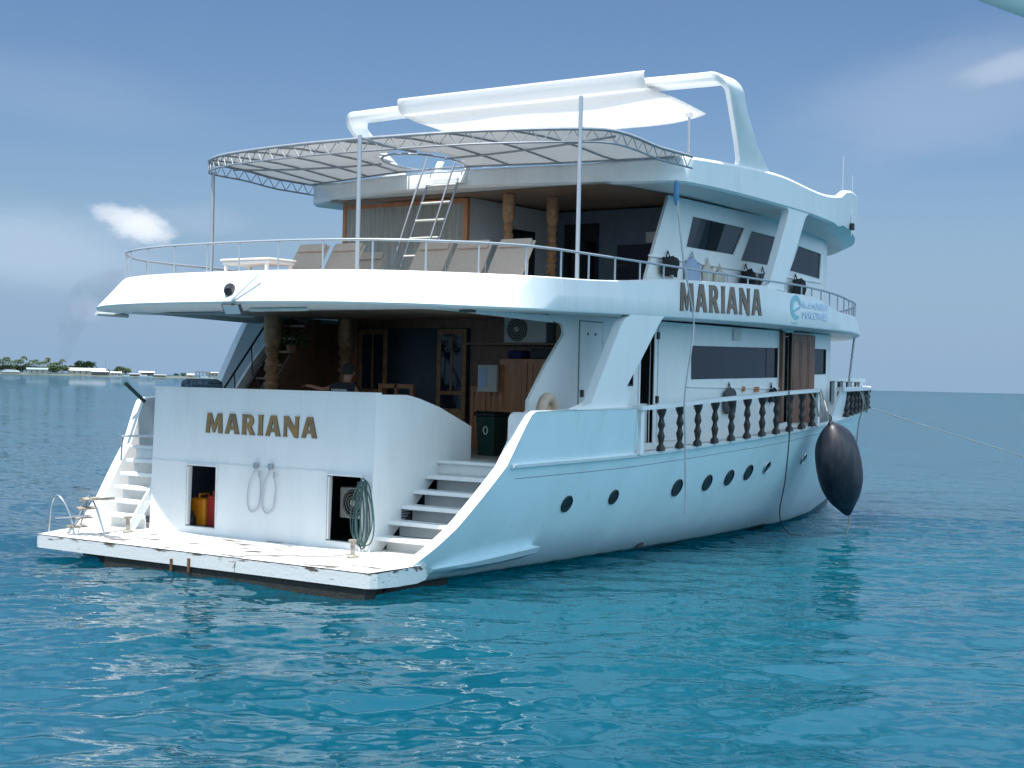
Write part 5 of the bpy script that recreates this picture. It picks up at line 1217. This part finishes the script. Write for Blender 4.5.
def broad_tree(seed, h, w):
    rng = random.Random(seed); t = thing('broadleaf_tree', 'x', 'tree', group='broadleaf trees on the far shore')
    mb = MB(); mb.tube([(0, 0, 0), (.2, 0, h*.35), (0, .2, h*.7)], [.4, .3, .15], 6); mb.build('trunk', TRUNK, t)
    mb = MB()
    for k in range(11):
        a = rng.uniform(0, 6.283); r = w*.36*math.sqrt(rng.random()); leafclump(mb, (r*math.cos(a), r*math.sin(a), h*rng.uniform(.35, .78)), w*rng.uniform(.16, .27), 55, rng, w*.06)
    mb.build('crown', CROWN, t); return t
def put(o, px, depth, z=1.2, sc=1.0, lab=None):
    p = IM @ Vector((U(px)*(D+depth)/D, depth, z)); o.location = p; o.rotation_euler = (0, 0, random.uniform(0, 6.28)); o.scale = (sc, sc, sc)
    if lab: o['label'] = lab
palms = [palm_tree(i, 12.0+1.6*i) for i in range(3)]; used = set()
PL = 'tall coconut palm in the dense row on the far island shore at left'
for i, (px, sc) in enumerate(((-14, 1), (-7, .95), (2, 1.05), (7, 1.1), (12.5, 1.12), (16, .85), (20, 1.0), (26, .9), (29.5, 1.07), (34, .85), (38, .92), (41, .88), (44.5, .95), (48, .85), (52, 1.0), (56, .88), (60, .8), (64.5, .92), (-3, .8), (9.5, .8), (23, .78), (32, .75), (4.5, .9), (14.5, .95), (18, .9), (24.5, .95), (28, .85), (36, .8), (43, .8), (50, .85), (54, .75), (58, .82), (62, .75), (66.5, .7))):
    s_ = palms[i % 3]; o = s_ if s_ not in used else copy_tree(s_); used.add(s_); put(o, px, 45+(i*37 % 60), 1.2, sc, PL)
bt = [broad_tree(20+i, 9.5, 15) for i in range(3)]; used = set()
for i, (px, dep, sc, lab) in enumerate(((-12, 50, .8, 0), (-2, 42, .78, 0), (5, 40, .8, 0), (14, 45, .85, 0), (20, 60, .9, 0), (27, 60, .85, 0), (38, 70, .8, 0), (46, 70, .75, 0), (54, 30, .95, 0), (59, 28, .85, 0), (65, 30, .9, 0), (75, 80, .95, 0), (86, 90, 1.45, 'broad rounded tree standing highest behind the long white-roofed shed'), (98, 95, .75, 0), (106, 100, .6, 0), (119, 70, .95, 'dark bushy tree right of the tall mast on the island'), (124, 70, .85, 'bushy tree at the right end of the island grove beside the small sheds'), (179, 60, .45, 'small lone tree near the right end of the far shore'), (172, 60, .35, 'tiny bush left of the small lone tree on the far shore'))):
    s_ = bt[i % 3]; o = s_ if s_ not in used else copy_tree(s_); used.add(s_); put(o, px, dep, 1.0, sc, lab or 'green broadleaf tree among the palms and sheds of the far island grove')
def shed(name, lab, px0, px1, h, dep, dpt, wm, rm, ridge=1.2, arched=False, windows=3):
    t = thing(name, lab, 'building', IM @ Vector((U((px0+px1)/2), dep, 1.0)), ROTI); w = (px1-px0)*PX/2
    mb = MB(); mb.box(-w, w, 0, dpt, 0, h); mb.build('wall', wm, t)
    if arched: pts = [(-w*1.03, h)] + [(w*1.03*math.sin(a), h+ridge*math.cos(a)) for a in np.linspace(-1.5, 1.5, 11)] + [(w*1.03, h)]; mb = MB(); mb.prism(pts, 'y', -.6, dpt+.6)
    else: mb = MB(); mb.prism([(-.9, h-.1), (dpt/2, h+ridge), (dpt+.9, h-.1), (dpt/2, h+ridge-.35)], 'x', -w-.6, w+.6)
    mb.build('roof', rm, t)
    for k in range(windows):
        x = -w*.8+1.6*w*(k+.5)/max(1, windows); mb = MB(); mb.box(x-.7, x+.7, -.05, .03, h*.3, h*.75); mb.build('window', WLD, t)
shed('dome_shed', 'low building with white domed roof at the water edge in front of the palms', 10, 26, 1.2, -2, 10, WLW, RFW, 2.2, True, 2)
shed('shore_house', 'long house with grey-green roof on the island among palms', 32, 51, 4.2, 10, 10, WLW, RFG, 1.6)
shed('long_shed', 'long white-roofed shed in front of the highest rounded tree', 69, 105, 4.2, 30, 16, WLW, RFW, 2.4, windows=5)
shed('harbour_shed', 'grey harbour shed right below the tall mast', 92, 108, 3.2, 5, 10, WLD, WLW, 1.2)
shed('small_house', 'small white house right of the mast with low grey roof', 110, 120, 2.6, 8, 9, WLW, RFW, 1.2)
shed('pale_shed', 'pale shed with wide white roof near the middle of the far shore', 137, 151, 3.6, 10, 12, WLD, RFW, 1.3)
shed('low_store', 'low dark store with a flat white front left of the pale shed', 128, 138, 1.8, 0, 8, WLD, WLW, .6)
shed('jetty_store', 'low grey store on the thin jetty right of the pale shed', 151, 162, 1.4, 0, 7, WLD, WLW, .5, windows=2)
shed('white_hut', 'small white hut between the lone tree and the grey gantry', 183, 189, 2.2, 4, 6, WLW, RFW, 1.2, windows=1)
shed('flat_warehouse', 'flat white-topped warehouse behind the gantry at the far right end', 204, 216, 5.0, 40, 12, WLW, RFW, .5)
t = thing('gantry_frame', 'grey open concrete frame building under construction on the far shore', 'building', IM @ Vector((U(198), 6, .8)), ROTI)
mb = MB(); mb.box(-7, 7, 0, 6, 5.2, 5.8); mb.build('slab', WLD, t)
for k in range(5): mb = MB(); x = -6.6+k*3.3; mb.box(x-.3, x+.3, 0, .6, 0, 5.2); mb.build('column', WLD, t)
for (px, h, lab) in ((105, 15.5, 'tall thin radio mast beside the long white-roofed shed'), (136, 9.5, 'short thin mast standing above the pale shed'), (147, 8, 'thinnest lamp mast at the right end of the pale shed')):
    t = thing('radio_mast', lab, 'mast', IM @ Vector((U(px), 25, 1)), ROTI)
    mb = MB(); mb.tube([(0, 0, 0), (0, 0, h)], [.28, .18], 6); mb.build('pole', GALV, t)
    mb = MB(); mb.box(-.7, .7, -.1, .1, h*.93, h*.95); mb.box(-.5, .5, -.1, .1, h*.88, h*.9); mb.build('antenna', GALV, t)
def motorboat(lab, px, dep, L, cab, name='motorboat'):
    t = thing(name, lab, 'boat', IM @ Vector((U(px)*(D+dep)/D, dep, 0)), ROTI)
    mb = MB(); rows = []
    for x in np.linspace(-1, 1, 9):
        b = L*.13*(1-max(0, x)**2.2)+.02; sh = .09*L*(1+.35*max(0, x)**2)
        rows.append([(x*L/2, -b, sh), (x*L/2*.94, -b*.7, -.1), (x*L/2*.94, b*.7, -.1), (x*L/2, b, sh)])
    V = mb.grid(rows, closed=True); mb.bm.faces.new(V[0]); mb.bm.faces.new(V[-1]); mb.build('hull', PLASTIC, t)
    if cab: mb = MB(); mb.prism([(-.32*L, .09*L), (.18*L, .09*L), (.08*L, .17*L), (-.3*L, .17*L)], 'y', -.08*L, .08*L); mb.build('cabin', PLASTIC, t); mb = MB(); mb.box(-.29*L, .07*L, -.083*L, .083*L, .115*L, .15*L); mb.build('window', WLD, t)
motorboat('white motorboat moored at the right end of the far shore below the gantry', 200, -40, 13, True)
motorboat('white launch lying off the sheds near the middle of the far shore', 126, -30, 9, True)
motorboat('small open white boat at the left frame edge of the far shore', 1, -30, 8, False)
motorboat('small white boat moored in front of the small house by the mast', 115, -25, 7, True)
motorboat('dark-windowed long boat in front of the pale shed', 142, -28, 14, True)

# thin smoke rising from the far island
mb = MB(); rows = []
for z, off, r in ((2, 0, 3), (12, 1, 6), (30, 4, 11), (55, 9, 17), (80, 22, 24), (100, 40, 22), (112, 52, 10)):
    rows.append([IM @ Vector((U(60)+off*1.0+r*math.cos(a), 140+r*math.sin(a), z)) for a in np.linspace(0, 6.283, 14, endpoint=False)])
V = mb.grid(rows, closed=True); mb.bm.faces.new(V[0]); mb.bm.faces.new(V[-1])
sm = bpy.data.materials.new('thin_smoke'); sm.use_nodes = True; t = sm.node_tree; t.nodes.clear()
o = t.nodes.new('ShaderNodeOutputMaterial'); pv = t.nodes.new('ShaderNodeVolumePrincipled'); pv.inputs['Color'].default_value = (.18, .17, .19, 1); t.links.new(pv.outputs[0], o.inputs['Volume'])
g = t.nodes.new('ShaderNodeNewGeometry'); n = t.nodes.new('ShaderNodeTexNoise'); n.inputs['Scale'].default_value = .045; n.inputs['Detail'].default_value = 4; t.links.new(g.outputs['Position'], n.inputs['Vector'])
mr = t.nodes.new('ShaderNodeMapRange'); mr.inputs[1].default_value = .4; mr.inputs[2].default_value = .75; mr.inputs[3].default_value = 0; mr.inputs[4].default_value = .012; t.links.new(n.outputs['Fac'], mr.inputs[0]); t.links.new(mr.outputs[0], pv.inputs['Density'])
tag(mb.build('smoke_plume', sm), kind='stuff')
